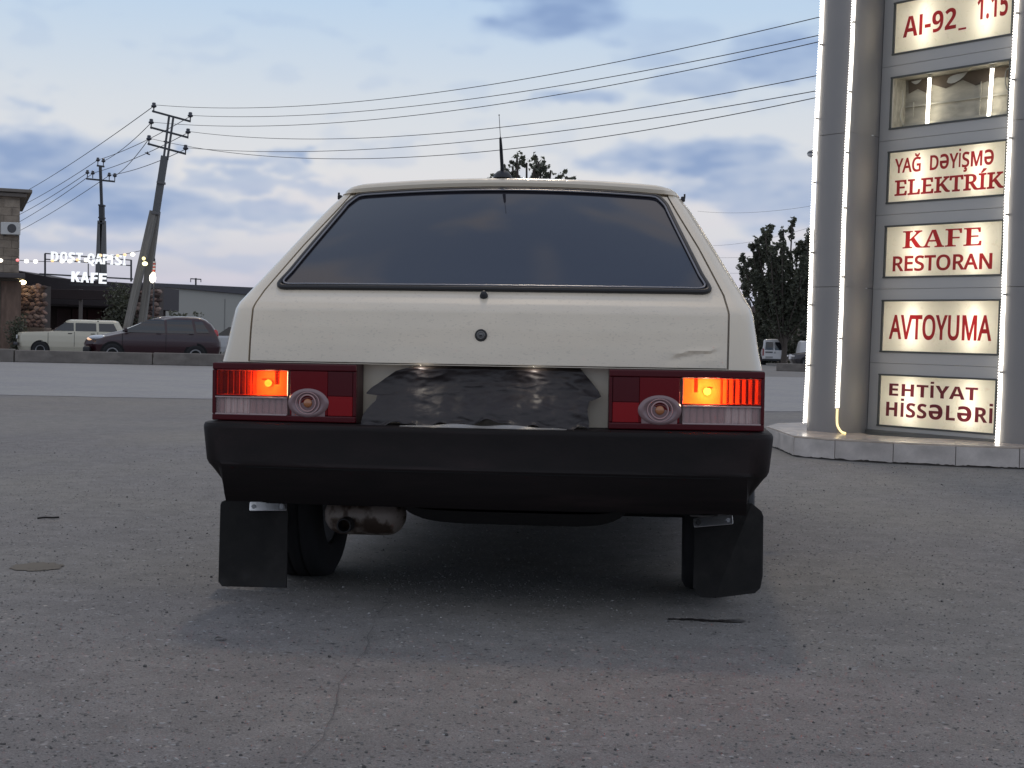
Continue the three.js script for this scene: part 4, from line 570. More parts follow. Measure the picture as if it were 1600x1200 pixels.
{ const p = at(1233, 560, 90), rows = [[0.22, 0.1, 4.2, 0.76], [0.5, 0, 4.4, 0.84], [0.8, 0.02, 4.36, 0.84], [0.93, 0.1, 3.5, 0.82], [0.98, 0.3, 3.2, 0.8], [1.3, 0.9, 2.5, 0.66], [1.4, 1.1, 2.25, 0.58], [1.43, 1.35, 2.0, 0.48]];
  const [o] = bgCar('dark_saloon', 'dark saloon with pale windscreen parked right of the tree trunk, beside the pylon', [p.x + 4.4, 0, -90], Math.PI / 2, { paint: M(0.05, 0.045, 0.05, 0.35, { clearcoat: 1, clearcoatRoughness: 0.08 }), rows, w: 0.83, r: 0.31, axles: [0.9, 3.5], windows: [[1.0, 1.34, 2.2, 3.1, 2.25, 2.5], [1.0, 1.34, 1.1, 2.12, 1.2, 2.15]], screen: [1.0, 1.37, 0.72, 0.6], glass: M(0.25, 0.28, 0.32, 0.08, { ior: 1.8 }) });
  for (const sd of [-1, 1]) mesh('headlamp', box(0.34, 0.13, 0.2, sd * 0.6, 0.68, -4.3, 0.04), M(0.6, 0.58, 0.56, 0.15, { clearcoat: 1 }), o); }

/* stone building at the left edge */
const stoneWall = M(0.27, 0.23, 0.19, 0.92, { map: mottle, bumpMap: grain, bumpScale: 0.01 });
{
  const Z = 60, c = at(28, 545, Z), topY = at(30, 296, Z).y, o = thing('stone_building', 'tall brown stone building cut off by the left edge of the picture', 'building', [c.x, 0, -Z], 0.36);
  reseed(19); const tones = [0, 1, 2, 3].map((i) => M(0.37 + 0.025 * i, 0.315 + 0.022 * i, 0.26 + 0.02 * i, 0.92, { map: mottle, bumpMap: grain, bumpScale: 0.01 }));
  mesh('wall', boxUV(box(12, topY - 0.35, 9, -6.03, (topY - 0.35) / 2, -4.53), 0.4), M(0.24, 0.21, 0.175, 0.95), o);
  // courses of cut stone in view on the front
  const bw = 0.62, bh = 0.33; let n = 0;
  for (let y = 3.35; y < topY - 0.4; y += bh) for (let k = 0; k < 5; k++) { const x1 = k === 0 ? 0 : -(k * bw - (n % 2 ? bw / 2 : 0)), x0 = -((k + 1) * bw - (n % 2 ? bw / 2 : 0)); mesh('stone_block', boxUV(box(x1 - x0 - 0.012, bh - 0.012, 0.06, (x0 + x1) / 2, y + bh / 2, 0.0 + rr(-0.004, 0.004)), 0.4), tones[(rnd() * 4) | 0], o); if (k === 4) n++; }
  mesh('cornice', box(12.5, 0.16, 9.5, -6.0, topY - 0.25, -4.5, 0.03), M(0.16, 0.14, 0.125, 0.9), o); mesh('cornice', box(12.7, 0.14, 9.7, -5.9, topY - 0.08, -4.5, 0.03), M(0.21, 0.19, 0.17, 0.9), o);
  mesh('awning', box(4.2, 0.2, 1.1, -1.9, 3.2, 0.45, 0.04), M(0.10, 0.09, 0.09, 0.9), o);
  for (const x of [-0.3, -1.15]) mesh('shutter_panel', box(0.78, 2.9, 0.08, x, 1.55, 0.03, 0.01), M(0.26, 0.18, 0.145, 0.8, { map: mottle }), o);
  const ac = thing('air_conditioner', 'white air conditioner box on the side of the stone building', 'air conditioner', [at(17, 358, Z - 0.3).x, at(17, 367, Z - 0.3).y, -Z + 0.33]);
  mesh('casing', box(0.72, 0.5, 0.3, 0, 0.25, 0, 0.03), M(0.62, 0.62, 0.6, 0.5), ac); mesh('fan_grille', [new THREE.TorusGeometry(0.17, 0.012, 6, 28).translate(0.1, 0.25, 0.155), cyl(0.165, 0.165, 0.01, 28).rotateX(Math.PI / 2).translate(0.1, 0.25, 0.152), ...[0.05, 0.09, 0.13].map((r) => new THREE.TorusGeometry(r, 0.005, 5, 24).translate(0.1, 0.25, 0.16))], M(0.10, 0.10, 0.105, 0.6), ac); meshes('bracket', [box(0.04, 0.04, 0.4, -0.25, -0.02, -0.05), box(0.04, 0.04, 0.4, 0.25, -0.02, -0.05)], darkSteel, ac);
}
/* stone-clad pillars */
function pillar(px0, px1, pyTop, Z, label, plinthH, seed) {
  reseed(seed); const a = at(px0, 545, Z), b = at(px1, 545, Z), w = b.x - a.x, h = at((px0 + px1) / 2, pyTop, Z).y, o = thing('stone_pillar', label, 'pillar', [(a.x + b.x) / 2, 0, -Z]);
  mesh('core', box(w - 0.1, h, 0.8, 0, h / 2, -0.45), M(0.08, 0.065, 0.06, 0.95), o);
  if (plinthH) mesh('footing', boxUV(box(w * 0.98, plinthH, 0.95, 0, plinthH / 2, -0.42, 0.03), 0.5), M(0.30, 0.24, 0.20, 0.9, { map: mottle }), o);
  const mats = [[0.25, 0.165, 0.14], [0.15, 0.10, 0.085], [0.08, 0.055, 0.05], [0.30, 0.22, 0.19]].map((c) => M(...c, 0.9)), geo = [0, 1, 2].map((k) => { const g = new THREE.IcosahedronGeometry(0.5, 1), p = g.attributes.position; for (let i = 0; i < p.count; i++) { const f = 0.6 + 0.7 * fbm(p.getX(i) * 3 + k * 9, p.getY(i) * 3 + p.getZ(i) * 2, 2); p.setXYZ(i, p.getX(i) * f, p.getY(i) * f, p.getZ(i) * f); } g.computeVertexNormals(); return g; });
  const nx = Math.max(3, Math.round(w / 0.22)), st = w / nx; for (let y = plinthH + st * 0.4, r = 0; y < h - st * 0.2; y += st * 0.78, r++) for (let i = 0; i < nx; i++) { const s = mesh('stone', geo[(rnd() * 3) | 0], mats[(rnd() * 4) | 0], o); s.position.set(-w / 2 + st * (i + 0.5) + (r % 2 ? st * 0.2 : -st * 0.2) + rr(-0.03, 0.03), y + rr(-0.03, 0.03), rr(-0.08, -0.02)); s.scale.set(st * rr(1.0, 1.45), st * rr(0.7, 1.1), 0.2); s.rotation.set(0, 0, rr(-0.7, 0.7)); }
}
pillar(27, 70, 446, 61, 'stone-clad pillar with a plain footing, left of the café front', 1.15, 71);
pillar(207, 249, 450, 66, 'stone-clad pillar behind the leaning power pole', 0.0, 72);
/* wall lamp above the left pillar */
{ const p = at(30, 441, 60.6), o = thing('wall_lamp', 'lit wall lamp above the left stone-clad pillar', 'lamp', p.toArray()); mesh('arm', rod(V(-0.3, 0.04, 0), V(0.05, 0.02, 0), 0.025), darkSteel, o); mesh('lamp_head', new THREE.SphereGeometry(0.12, 14, 10).scale(1.2, 0.8, 1).translate(0.15, 0, 0), glow(1, 0.78, 0.42, 5), o); const l = new THREE.PointLight(C(1, 0.75, 0.42), 0.5); l.position.set(0.15, -0.02, 0.25); l.shadow.radius = 4; l.name = 'wall_lamp_light'; o.add(l); }
/* café: a dark building with a low metal roof, its sign frame and letters */
const cafeZ = 68;
{
  const a = at(28, 545, cafeZ), b = at(210, 545, cafeZ), o = thing('cafe_building', 'dark café building with a sloping metal roof behind the letters', 'building', [a.x, 0, -cafeZ]), w = b.x - a.x;
  const yl = at(30, 420, cafeZ).y, ym = at(90, 436, cafeZ).y, yr = at(208, 440, cafeZ).y;
  mesh('wall', plate(poly([[-0.6, 0], [w, 0], [w, yr - 0.9], [-0.6, ym - 0.9]]), 0.3).translate(0, 0, -6), M(0.05, 0.036, 0.036, 0.9, { map: mottle }), o);
  for (let i = 0; i < 7; i++) mesh('wall_panel', box(w / 7 - 0.06, 2.2, 0.06, (i + 0.5) * w / 7, 1.1, -5.66, 0.01), M(0.055 + 0.01 * (i % 3), 0.03, 0.032, 0.7), o);
  const rf = plate(poly([[-0.8, yl], [1.2, yl - 0.35], [2.6, ym], [w + 0.2, yr - 0.1], [w + 0.2, yr - 1.15], [-0.8, ym - 1.1]]), 7, 0.03); mesh('roof', rf.translate(0, 0, -7.9), M(0.055, 0.048, 0.055, 0.75), o);
  mesh('skylight_frame', [beam(at(62, 428, 70).sub(o.position), at(208, 436, 70).sub(o.position), 0.07, 0.07), beam(at(62, 428, 70).sub(o.position), at(55, 434, 70).sub(o.position), 0.06, 0.06)], M(0.10, 0.11, 0.12, 0.6), o);
  for (const x of [2.9, 4.7]) mesh('post', box(0.14, 3.0, 0.14, x, 1.5, 0.1), M(0.22, 0.2, 0.19, 0.8), o);
  mesh('fascia', box(w * 0.95, 0.45, 0.12, w * 0.5, 2.75, 0.3, 0.02), M(0.045, 0.033, 0.036, 0.8), o);
}
const boldFont = await new FontLoader().loadAsync('fonts/droid/droid_sans_bold.typeface.json');
function letters(name, label, text, xs, y0, y1, hpx, Z, k) {   // xs: photo x of each letter's left edge
  const A = at(xs[0][0], y0, Z), o = thing(name, label, 'sign', A.toArray()), mat = glow(0.92, 0.96, 1.0, k), n = text.length, S = Z / 2300;
  [...text].forEach((ch, i) => { if (ch === ' ') return; const size = hpx * S, g = new TextGeometry(ch, { font: boldFont, size, depth: 0.09, curveSegments: 4, bevelEnabled: true, bevelSize: 0.004, bevelThickness: 0.006, bevelSegments: 1 }); g.computeBoundingBox(); const bb = g.boundingBox; const p = at(xs[i][0], lerp(y0, y1, i / (n - 1)), Z).sub(A); const w = xs[i][1] * S; g.translate(-bb.min.x, 0, 0); g.scale(w / (bb.max.x - bb.min.x), 1, 1); const m = mesh('letter', g, mat, o); m.position.copy(p); m.rotation.z = -0.02; });
  return o;
}
{
  const xs = [80, 94, 107, 119, 0, 137, 149, 161, 173, 180, 192.5], wd = [11, 11, 10, 10, 0, 11, 11, 9.5, 4, 10, 4];
  const A = at(80, 417, cafeZ - 0.4);
  const o = letters('cafe_sign', 'white lit rooftop letters reading DOST QAPISI on a metal frame', 'DOST QAPISI', xs.map((x, i) => [x, wd[i]]), 408.5, 414.5, 15.5, cafeZ - 0.4, 0.8);
  const f = (x, y, z = cafeZ - 0.2) => at(x, y, z).sub(o.position);
  mesh('frame', [beam(f(70.5, 396), f(70.5, 432), 0.07, 0.07), beam(f(205, 406), f(205, 440), 0.07, 0.07), beam(f(70.5, 396), f(205, 406.5), 0.05, 0.05), beam(f(70.5, 405), f(205, 415), 0.05, 0.05), beam(f(138, 412), f(138, 436), 0.04, 0.04)], M(0.06, 0.065, 0.075, 0.6, { metalness: 0.3 }), o);
  const l = new THREE.RectAreaLight(C(0.95, 0.97, 1), 0.35, 3.4, 0.45); l.position.copy(f(140, 405, cafeZ - 0.8)); l.rotation.y = Math.PI; l.name = 'sign_light'; o.add(l);
  const k = letters('cafe_sign', 'bright white lit letters reading KAFE on the café front', 'KAFE', [[112, 13], [126.5, 12.5], [142, 10.5], [155, 11.5]], 440, 443, 16, cafeZ - 0.8, 0.85);
  mesh('backing', beam(at(108, 444.5, cafeZ - 0.6).sub(k.position), at(172, 446.5, cafeZ - 0.6).sub(k.position), 0.06, 0.06), darkSteel, k);
  const l2 = new THREE.RectAreaLight(C(0.95, 0.97, 1), 1.0, 1.6, 0.42); l2.position.copy(at(139, 435, cafeZ - 1.2).sub(k.position)); l2.rotation.y = Math.PI; l2.name = 'sign_light'; k.add(l2);
}
/* string of bulbs hung across the café front */
{
  const Z = 55, pts = [[-6, 405], [26, 406.5], [60, 408.5], [100, 408.5], [137, 406], [170, 401], [200, 396], [219, 392]].map(([x, y]) => at(x, y, Z)), o = thing('string_lights', 'string of small white and orange bulbs hung across the café front', 'string lights', pts[0].toArray()), rel = (p) => p.clone().sub(pts[0]);
  mesh('cord', tube(pts.map(rel), 0.012, 60, 5), blackPlastic, o);
  const bl = [[1, 407, 'w'], [27.5, 406.5, 'r'], [41.5, 408, 'w'], [55.5, 408.5, 'w'], [82, 407.5, 'o'], [97, 408, 'w'], [109, 408, 'w'], [121, 406, 'o'], [135, 406.5, 'w'], [157, 399, 'o'], [172, 402.5, 'w'], [184, 399.5, 'o'], [195, 398, 'o'], [207.5, 397.5, 'w']];
  const mt = { w: glow(1, 0.9, 0.72, 2.4), o: glow(1, 0.5, 0.16, 1.2), r: glow(1, 0.12, 0.1, 1.1) };
  const gw = new THREE.SphereGeometry(0.075, 12, 9).scale(1.15, 0.95, 1);
  bl.forEach(([x, y, c]) => { const b = mesh('bulb', gw, mt[c], o); b.position.copy(rel(at(x, y, Z - 0.1))); if (c !== 'w') b.scale.setScalar(0.75); });
}
/* pale warehouse behind */
{
  const Z = 92, a = at(225, 545, Z), o = thing('warehouse', 'long pale grey warehouse with a dark roof edge behind the cars', 'building', [a.x, 0, -Z]), f = (x, y, z) => at(x, y, z).sub(o.position);
  const y0 = at(235, 443, Z).y, y1 = at(390, 458, Z).y, x1 = f(390, 458, Z).x, slope = (y1 - y0) / x1, L = 27;
  mesh('wall', plate(poly([[0, 0], [L, 0], [L, y0 + slope * x1 - 0.12], [x1, y1 - 0.12], [0, y0 - 0.12]]), 0.4).translate(0, 0, -0.4), M(0.42, 0.415, 0.385, 0.9), o);
  mesh('roof', plate(poly([[-0.3, y0 - 0.1], [x1, y1 - 0.1], [L, y1 - 0.1], [L, y1 + 0.32], [x1, y1 + 0.36], [-0.3, y0 + 0.05]]), 14).translate(0, 0, -13.8), M(0.10, 0.10, 0.115, 0.85), o);
  for (let i = 1; i < 6; i++) mesh('wall_joint', box(0.05, y1 - 0.4, 0.02, i * 5, (y1 - 0.4) / 2, 0.008), M(0.24, 0.24, 0.23, 0.9), o);
}
/* power poles */
const poleConc = M(0.30, 0.295, 0.285, 0.9, { map: mottle });
const insMat = M(0.03, 0.035, 0.05, 0.3, { clearcoat: 0.5 });
function insulator(parent, p, s = 1) { const g = mesh('insulator', new THREE.LatheGeometry([[0.0001, 0.16], [0.05, 0.15], [0.065, 0.11], [0.05, 0.09], [0.085, 0.06], [0.085, 0.02], [0.045, 0.0], [0.02, -0.02], [0.018, -0.16], [0.0001, -0.16]].map(([a, b]) => new THREE.Vector2(a * s, b * s)), 14), insMat, parent); g.position.copy(p); return g; }
{
  const Z = 58, b = at(213, 492, Z), o = thing('power_pole', 'tall leaning concrete power pole with three crossarms and a split foot', 'power pole', [b.x, 0, -Z]), f = (x, y, z = Z) => at(x, y, z).sub(o.position);
  const down = (p, q) => { const d = q.clone().sub(p); return q.clone().addScaledVector(d, q.y / -d.y); };       // continue a leg to the ground
  mesh('leg', beam(f(240.5, 330), down(f(240.5, 330), f(203.5, 492)), 0.27, 0.3), poleConc, o);
  mesh('leg', beam(f(244.5, 330, Z + 0.5), down(f(244.5, 330, Z + 0.5), f(224, 492, Z + 0.5)), 0.27, 0.3), poleConc, o);
  mesh('shaft', [beam(f(243.3, 336), f(257.5, 244), 0.24, 0.26)], M(0.12, 0.125, 0.13, 0.8), o);
  mesh('shaft_rail', beam(f(255.5, 250), f(264.3, 181.5), 0.06, 0.12), M(0.10, 0.105, 0.115, 0.8), o); mesh('shaft_rail', beam(f(261.5, 250), f(271, 182.5), 0.06, 0.12), M(0.10, 0.105, 0.115, 0.8), o);
  for (const [x, y] of [[251.8, 285.6], [243.6, 333]]) mesh('collar', beam(f(x - 5.2, y - 0.4), f(x + 5.2, y + 0.8), 0.09, 0.4), M(0.14, 0.14, 0.145, 0.8), o);
  for (const [x0, y0, x1, y1] of [[237.9, 173.6, 297.6, 189.8], [235, 199, 293.5, 214.8], [230.9, 224.6, 290, 240.5]]) mesh('crossarm', beam(f(x0, y0), f(x1, y1), 0.075, 0.075), darkSteel, o);
  mesh('tie', beam(f(256, 221), f(264, 222.5), 0.05, 0.1), darkSteel, o);
  for (const [x, y] of [[240.4, 168], [297.4, 183], [236.3, 193.5], [293.8, 208.5], [232.8, 219], [290, 234]]) insulator(o, f(x, y), 1.25);
}
{
  const Z = 80, b = at(156, 492, Z), o = thing('power_pole', 'narrow dark power pole with one short crossarm behind the café letters', 'power pole', [b.x, 0, -Z]), f = (x, y, z = Z) => at(x, y, z).sub(o.position);
  mesh('leg', beam(f(157.2, 345), f(149, 545), 0.26, 0.3), M(0.16, 0.16, 0.16, 0.9), o); mesh('leg', beam(f(161, 345), f(164, 545), 0.26, 0.3), M(0.16, 0.16, 0.16, 0.9), o);
  mesh('shaft', [beam(f(159.3, 348), f(158.9, 320), 0.26, 0.26), beam(f(158.9, 322), f(156.8, 260), 0.13, 0.16)], darkSteel, o);
  mesh('crossarm', beam(f(135, 279.3), f(179.5, 283.8), 0.09, 0.09), darkSteel, o); mesh('crossarm', beam(f(151.5, 258.8), f(163, 260.4), 0.09, 0.09), darkSteel, o);
  for (const y of [321, 340.5, 349]) mesh('collar', beam(f(154.8, y - 0.4), f(163.8, y + 0.6), 0.08, 0.34), darkSteel, o);
  for (const [x, y] of [[153, 252], [161.6, 253.5], [136.6, 271.5], [145, 272.5], [170.8, 275.5], [179.4, 276.5]]) insulator(o, f(x, y), 1.3);
}
{ const Z = 140, b = at(306, 545, Z), o = thing('power_pole', 'tiny distant power pole with a T bar above the warehouse roof', 'power pole', [b.x, 0, -Z]), f = (x, y) => at(x, y, Z).sub(o.position); mesh('shaft', beam(f(306, 545), f(306, 434.5), 0.14, 0.14), darkSteel, o); mesh('crossarm', beam(f(297.5, 435.5), f(314.5, 436.5), 0.10, 0.10), darkSteel, o); for (const x of [298, 314]) mesh('insulator', beam(f(x, 436), f(x, 441), 0.07, 0.07), insMat, o); }
/* cables */
const wireMat = M(0.03, 0.03, 0.035, 0.7);
function cable(a, b, sag, label, grp, r = 0.011) {
  const mid = [], n = 24; for (let i = 0; i <= n; i++) { const t = i / n; mid.push(a.clone().lerp(b, t).add(V(0, -4 * sag * t * (1 - t), 0)).sub(a)); }
  const o = mesh('power_cable', tube(mid, r, 60, 5), wireMat); o.position.copy(a); return tag(o, label, 'cable', grp);
}
[[242, 164, -96, 1.0, 'highest'], [299, 180.5, -56, 0.8, 'second highest'], [238, 191, -52, 1.0, 'third highest'], [295, 205.5, 12, 1.0, 'fourth highest'], [291, 231, 48, 0.8, 'second lowest'], [235, 216.5, 38, 1.4, 'lowest']].forEach(([x, y, ye, s, w]) => cable(at(x, y, 58), at(1750, ye, 24), s, `black cable crossing the sky above the car, ${w} of six at the pylon`, 'cables from the leaning pole across the sky', 0.0095));
cable(at(240, 166, 58), at(-30, 333, 120), 0.4, 'highest cable running left from the leaning pole past the stone building', 'cables left of the leaning pole', 0.016);
[[297, 182, 153, 250, 'from the top right insulator to the top of the dark pole'], [236, 192, 161.6, 252, 'from the middle left of the leaning pole to the dark pole'], [294, 207, 145, 270.5, 'from the middle right of the leaning pole to the dark pole'], [232, 218, 179.4, 275, 'from the lower left of the leaning pole to the dark pole'], [290, 233, 170.8, 274, 'from the lower right of the leaning pole to the dark pole']].forEach(([x, y, u, v, w]) => cable(at(x, y, 58), at(u, v, 80), 0.15, 'thin cable ' + w, 'cables left of the leaning pole', 0.015));
[[153, 250, -20, 345, 'highest'], [136.6, 270, -20, 357, 'second'], [145, 271, -20, 371, 'third'], [170.8, 274, -20, 384, 'lowest']].forEach(([x, y, u, v, w]) => cable(at(x, y, 80), at(u, v, 130), 0.3, `thin cable from the dark pole down to the left, ${w} of its four`, 'cables left of the dark pole', 0.018));
/* far cables at right, behind the tree */
[[1090, 330, 1300, 316], [1110, 384, 1300, 344], [1110, 402, 1300, 378], [1110, 425, 1300, 408]].forEach(([x, y, u, v], i) => cable(at(x, y, 170), at(u, v, 130), 0.5, `faint far cable between the car and the pylon, ${['highest', 'second', 'third', 'lowest'][i]} of four`, 'far cables at right', 0.013));

/* bird near the leaning pole */
{ const p = at(231.5, 240.5, 50), o = thing('bird', 'small dark bird in flight left of the leaning pole', 'bird', p.toArray(), 0.3);
  const g = join([new THREE.SphereGeometry(0.03, 10, 8).scale(2.6, 0.9, 1), new THREE.ConeGeometry(0.02, 0.08, 8).rotateZ(1.57).translate(-0.1, 0.006, 0), grid(6, 4, (u, v) => [-0.02 - 0.05 * v + 0.05 * u * (v - 0.5), 0.05 * u + 0.02 * Math.sin(u * 3), 0.02 + 0.14 * u]), grid(6, 4, (u, v) => [-0.02 - 0.05 * v + 0.05 * u * (v - 0.5), 0.05 * u + 0.02 * Math.sin(u * 3), -0.02 - 0.14 * u])]); g.rotateZ(-0.35); mesh('body', g, M(0.05, 0.05, 0.055, 0.9), o); }
/* lit ornament post right of the leaning pole */
{ const Z = 54, b = at(239, 545, Z), o = thing('lit_post', 'slim post with a glowing lamp and red and white spiral top', 'lamp post', [b.x, 0, -Z]), f = (x, y) => at(x, y, Z).sub(o.position);
  mesh('post', rod(f(238, 545), f(241.5, 404), 0.03), darkSteel, o); mesh('lamp_globe', new THREE.SphereGeometry(0.12, 14, 10).scale(1, 1.5, 1).translate(...f(238.5, 434.5).toArray()), glow(1, 0.9, 0.74, 3.2), o); mesh('lamp_globe', new THREE.SphereGeometry(0.07, 12, 8).translate(...f(239.8, 427.5).toArray()), glow(1, 0.72, 0.4, 2), o);
  const red = M(0.5, 0.08, 0.06, 0.6), wh = M(0.7, 0.68, 0.62, 0.6); for (let i = 0; i < 6; i++) mesh('band', rod(f(240.6 + i * 0.15, 424 - i * 2.6), f(240.8 + i * 0.15, 421.6 - i * 2.6), 0.055), i % 2 ? wh : red, o);
  const l = new THREE.PointLight(C(1, 0.88, 0.7), 0.7); l.position.copy(f(238.5, 434.5)).add(V(0, 0, 0.3)); l.shadow.radius = 5; l.name = 'post_light'; o.add(l);
  const q = thing('pole_lamp', 'pair of small yellow lamps fixed to the leaning power pole', 'lamp', at(226.5, 412, 57.3).toArray()); mesh('lamp', new THREE.SphereGeometry(0.09, 12, 8).scale(1.2, 0.9, 1), glow(1, 0.86, 0.42, 3), q); mesh('lamp', new THREE.SphereGeometry(0.07, 12, 8).translate(-0.05, 0.2, 0), glow(1, 0.8, 0.25, 1.6), q); mesh('bracket', rod(V(-0.02, 0.02, -0.1), V(0.1, 0.25, -0.15), 0.02), darkSteel, q); }
/* street lamp half hidden by the pylon */
{ const Z = 30, p = at(1270, 240, Z), o = thing('street_lamp', 'street lamp with a small round head peeping out behind the pylon', 'street lamp', [p.x + 1.0, 0, -Z]); const f = (x, y) => at(x, y, Z).sub(o.position);
  mesh('pole', rod(V(0, 0, 0), V(0, p.y + 0.1, 0), 0.07, 0.05, 12), steelMat, o); mesh('arm', rod(V(0, p.y + 0.08, 0), f(1272, 239), 0.025), steelMat, o); mesh('lamp_shade', new THREE.SphereGeometry(0.10, 18, 10, 0, 6.283, 0, Math.PI / 2).scale(1.1, 0.75, 1.1).translate(...f(1269.5, 240.5).toArray()), M(0.10, 0.11, 0.13, 0.5), o); mesh('lamp_globe', new THREE.SphereGeometry(0.098, 18, 10, 0, 6.283, Math.PI / 2, Math.PI / 2).scale(1.1, 0.7, 1.1).translate(...f(1269.5, 240.6).toArray()), M(0.75, 0.74, 0.72, 0.5), o); }

/* ---------- trees and shrubs ---------- */
const leafMats = [[0.11, 0.12, 0.075], [0.13, 0.14, 0.088], [0.09, 0.10, 0.066]].map((c) => M(...c, 0.75, { transmission: 0.5, thickness: 0, side: THREE.DoubleSide }));
const barkMat = M(0.085, 0.07, 0.06, 0.95);
function leafCloud(list, n, size, name, parent, spread) {   // leaf clumps along twigs; list: [point, weight]
  const pos = [[], [], []], a = V(0, 0, 0), u = V(0, 0, 0), w = V(0, 0, 0);
  for (let i = 0; i < n; i++) {
    const [p, r, d] = list[(rnd() * list.length) | 0], k = (rnd() * 3) | 0, s = size * rr(0.6, 1.35);
    a.set(rr(-1, 1), rr(-1, 1), rr(-1, 1)).multiplyScalar(r * (spread || 1)).add(p);
    u.set(rr(-1, 1), rr(-0.6, 1), rr(-1, 1)).normalize(); w.set(rr(-1, 1), rr(-1, 1), rr(-1, 1)).cross(u).normalize(); const nn = u.clone().cross(w).multiplyScalar(s * 0.18);
    const q = (x, y, z) => pos[k].push(a.x + u.x * s * x + w.x * s * y + nn.x * z, a.y + u.y * s * x + w.y * s * y + nn.y * z, a.z + u.z * s * x + w.z * s * y + nn.z * z);
    q(-0.5, 0, 0); q(-0.05, 0.36, 1); q(0.6, 0, 0); q(-0.5, 0, 0); q(0.6, 0, 0); q(-0.05, -0.36, 1);
  }
  pos.forEach((p, k) => { if (!p.length) return; const g = new THREE.BufferGeometry(); g.setAttribute('position', new THREE.Float32BufferAttribute(p, 3)); g.computeVertexNormals(); mesh(name, g, leafMats[k], parent); });
}
function tree(name, label, base, { h, spread, leaders, leaves, size, seed, bare = 0.12, upright = 0.8, grp, twigs = 9, fill = 0.24, taperTop = 1 }) {
  reseed(seed); const o = thing(name, label, 'tree', base, 0, grp), wood = [], spots = [];
  const trunkTop = h * bare * 1.6; wood.push(tube([V(0, 0, 0), V(rr(-0.1, 0.1), trunkTop * 0.5, rr(-0.1, 0.1)), V(0, trunkTop, 0)], h * 0.018, 8, 8));
  for (let l = 0; l < leaders; l++) {
    const az = l / leaders * 6.283 + rr(-0.4, 0.4), out = spread * (l === 0 ? 0.1 : rr(0.35, 1)), top = h * (1 - 0.42 * Math.pow(out / spread, 1.3) * taperTop) * rr(0.94, 1.0), y0 = h * bare * rr(0.7, 1.5);
    const tip = V(Math.cos(az) * out, top, Math.sin(az) * out), c = new THREE.CatmullRomCurve3([V(0, y0, 0), V(tip.x * 0.45, lerp(y0, top, 0.33), tip.z * 0.45), V(tip.x * 0.8, lerp(y0, top, 0.66), tip.z * 0.8), tip]);
    wood.push(new THREE.TubeGeometry(c, 14, h * 0.005, 5));
    for (let k = 0; k < twigs; k++) { const t = lerp(0.12, 1, (k + rnd() * 0.7) / twigs), p = c.getPoint(clamp(t)), len = h * 0.13 * (1.15 - t * 0.75) * rr(0.5, 1.2), d = V(rr(-1, 1), upright + rr(-0.3, 0.4), rr(-1, 1)).normalize(), e = p.clone().addScaledVector(d, len); wood.push(rod(p, e, h * 0.0022, h * 0.001, 4)); for (let m = 0; m < 4; m++) spots.push([p.clone().lerp(e, 0.25 + m * 0.27), len * fill * (1.1 - m * 0.15)]); }
    spots.push([tip, h * 0.02]);
  }
  mesh('trunk', wood, barkMat, o); leafCloud(spots, leaves, size, 'crown', o);
  return o;
}
{ const b = at(1232, 560, 100); tree('poplar_tree', 'broad dark poplar rising between the car and the pylon, above the vans', [b.x, 0, -102], { h: 10.9, spread: 3.9, leaders: 28, leaves: 20000, size: 0.27, seed: 4, bare: 0.13, upright: 1.2, twigs: 13, fill: 0.19 });
  const c = at(1190, 560, 112); tree('poplar_tree', 'lower dark tree at the left foot of the broad poplar', [c.x, 0, -114], { h: 6.0, spread: 2.6, leaders: 13, leaves: 7000, size: 0.30, seed: 14, bare: 0.15, upright: 0.9, twigs: 10 });
  const d = at(1285, 560, 118); tree('poplar_tree', 'dark tree mostly hidden behind the pylon', [d.x, 0, -120], { h: 9, spread: 3.2, leaders: 14, leaves: 6000, size: 0.34, seed: 15, bare: 0.15, upright: 1.0, twigs: 10 }); }
{ const b = at(825, 540, 62); tree('young_tree', 'loose leafy tree top showing above the car roof beside the antenna', [b.x, 0, -62], { h: 9.3, spread: 1.75, leaders: 17, leaves: 5600, size: 0.17, seed: 23, bare: 0.3, upright: 0.5, twigs: 9, fill: 0.16, taperTop: 0.35 }); }
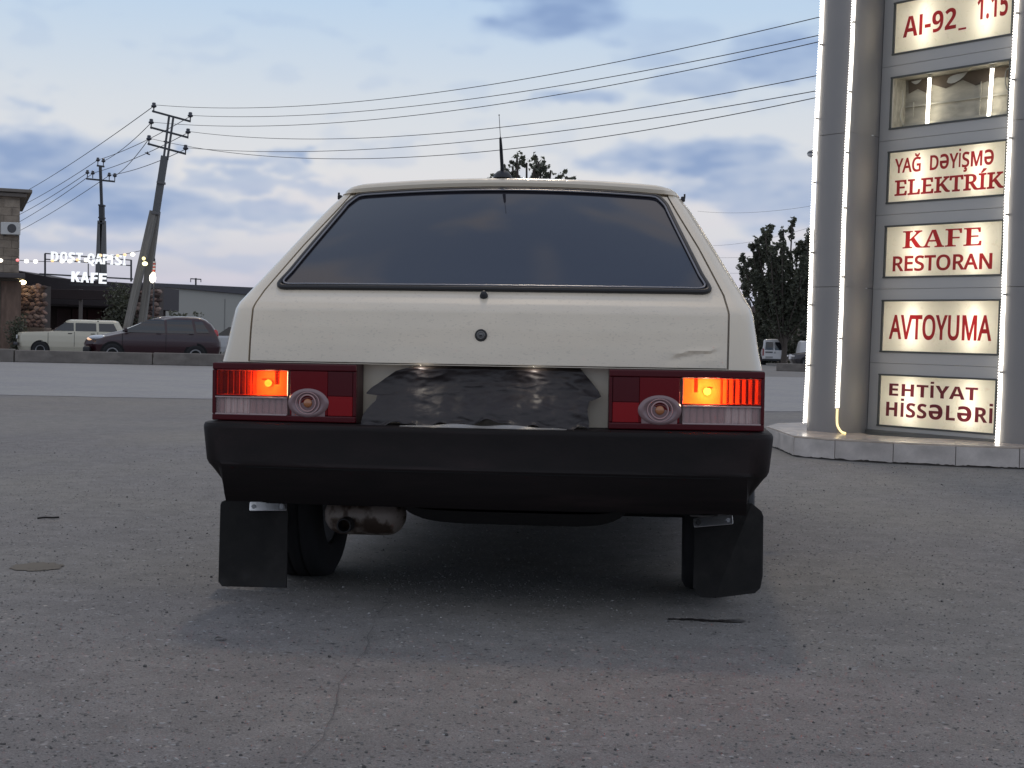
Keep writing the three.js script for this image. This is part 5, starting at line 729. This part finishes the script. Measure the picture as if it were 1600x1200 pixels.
function shrub(label, base, h, w, n, size, seed, name = 'shrub') { reseed(seed); const o = thing(name, label, 'shrub', base), wood = [], spots = []; for (let i = 0; i < 16; i++) { const e = V(rr(-0.5, 0.5) * w, h * rr(0.45, 0.95), rr(-0.5, 0.5) * w); wood.push(rod(V(0, 0, 0), e, 0.03, 0.01, 4)); for (let k = 1; k <= 4; k++) spots.push([e.clone().multiplyScalar(k / 4), h * 0.12]); } mesh('stems', wood, barkMat, o); leafCloud(spots, n, size, 'foliage', o); return o; }
{ const b = at(268, 540, 64); shrub('dark green shrub against the pale warehouse wall beside the stone-clad pillar', [b.x, 0, -64], 2.0, 2.2, 2600, 0.15, 81); const c = at(180, 545, 65); shrub('large dark bush in front of the café right end under the letters', [c.x, 0, -66], 3.2, 1.3, 3600, 0.15, 82); const d = at(27, 545, 59); shrub('small dark plant beside the left stone-clad pillar', [d.x, 0, -59], 1.7, 0.6, 900, 0.11, 83); }
{ reseed(55); const o = thing('hedge', 'brown-green overgrown hedge behind the white van', 'hedge', [at(1225, 560, 124).x, 0, -124]), spots = []; for (let i = 0; i < 240; i++) spots.push([V(rr(-9, 12), rr(0.2, 3.6), rr(-1, 1)), 0.5]); leafCloud(spots, 9000, 0.34, 'foliage', o); mesh('stems', Array.from({ length: 30 }, () => { const x = rr(-9, 12); return rod(V(x, 0, 0), V(x + rr(-0.5, 0.5), 3, 0), 0.05, 0.02, 4); }), barkMat, o); }
{ const p = at(1180, 560, 132), o = thing('low_house', 'low pale house glimpsed through the trees beside the car', 'house', [p.x, 0, -132]); mesh('wall', boxUV(box(9, 3.4, 6, 0, 1.7, -3), 0.4), M(0.30, 0.26, 0.235, 0.9, { map: mottle }), o); mesh('roof', plate(poly([[-4.9, 3.4], [4.9, 3.4], [0, 5.1]]), 6.6).translate(0, 0, -6.3), M(0.12, 0.09, 0.085, 0.85), o); for (const x of [-2.6, 0, 2.6]) mesh('window', box(1.1, 1.2, 0.06, x, 1.9, 0.02), darkGlass, o); }
scene.traverse((o) => { if (o.isMesh) o.castShadow = o.receiveShadow = true; });
renderer.render(scene, camera);
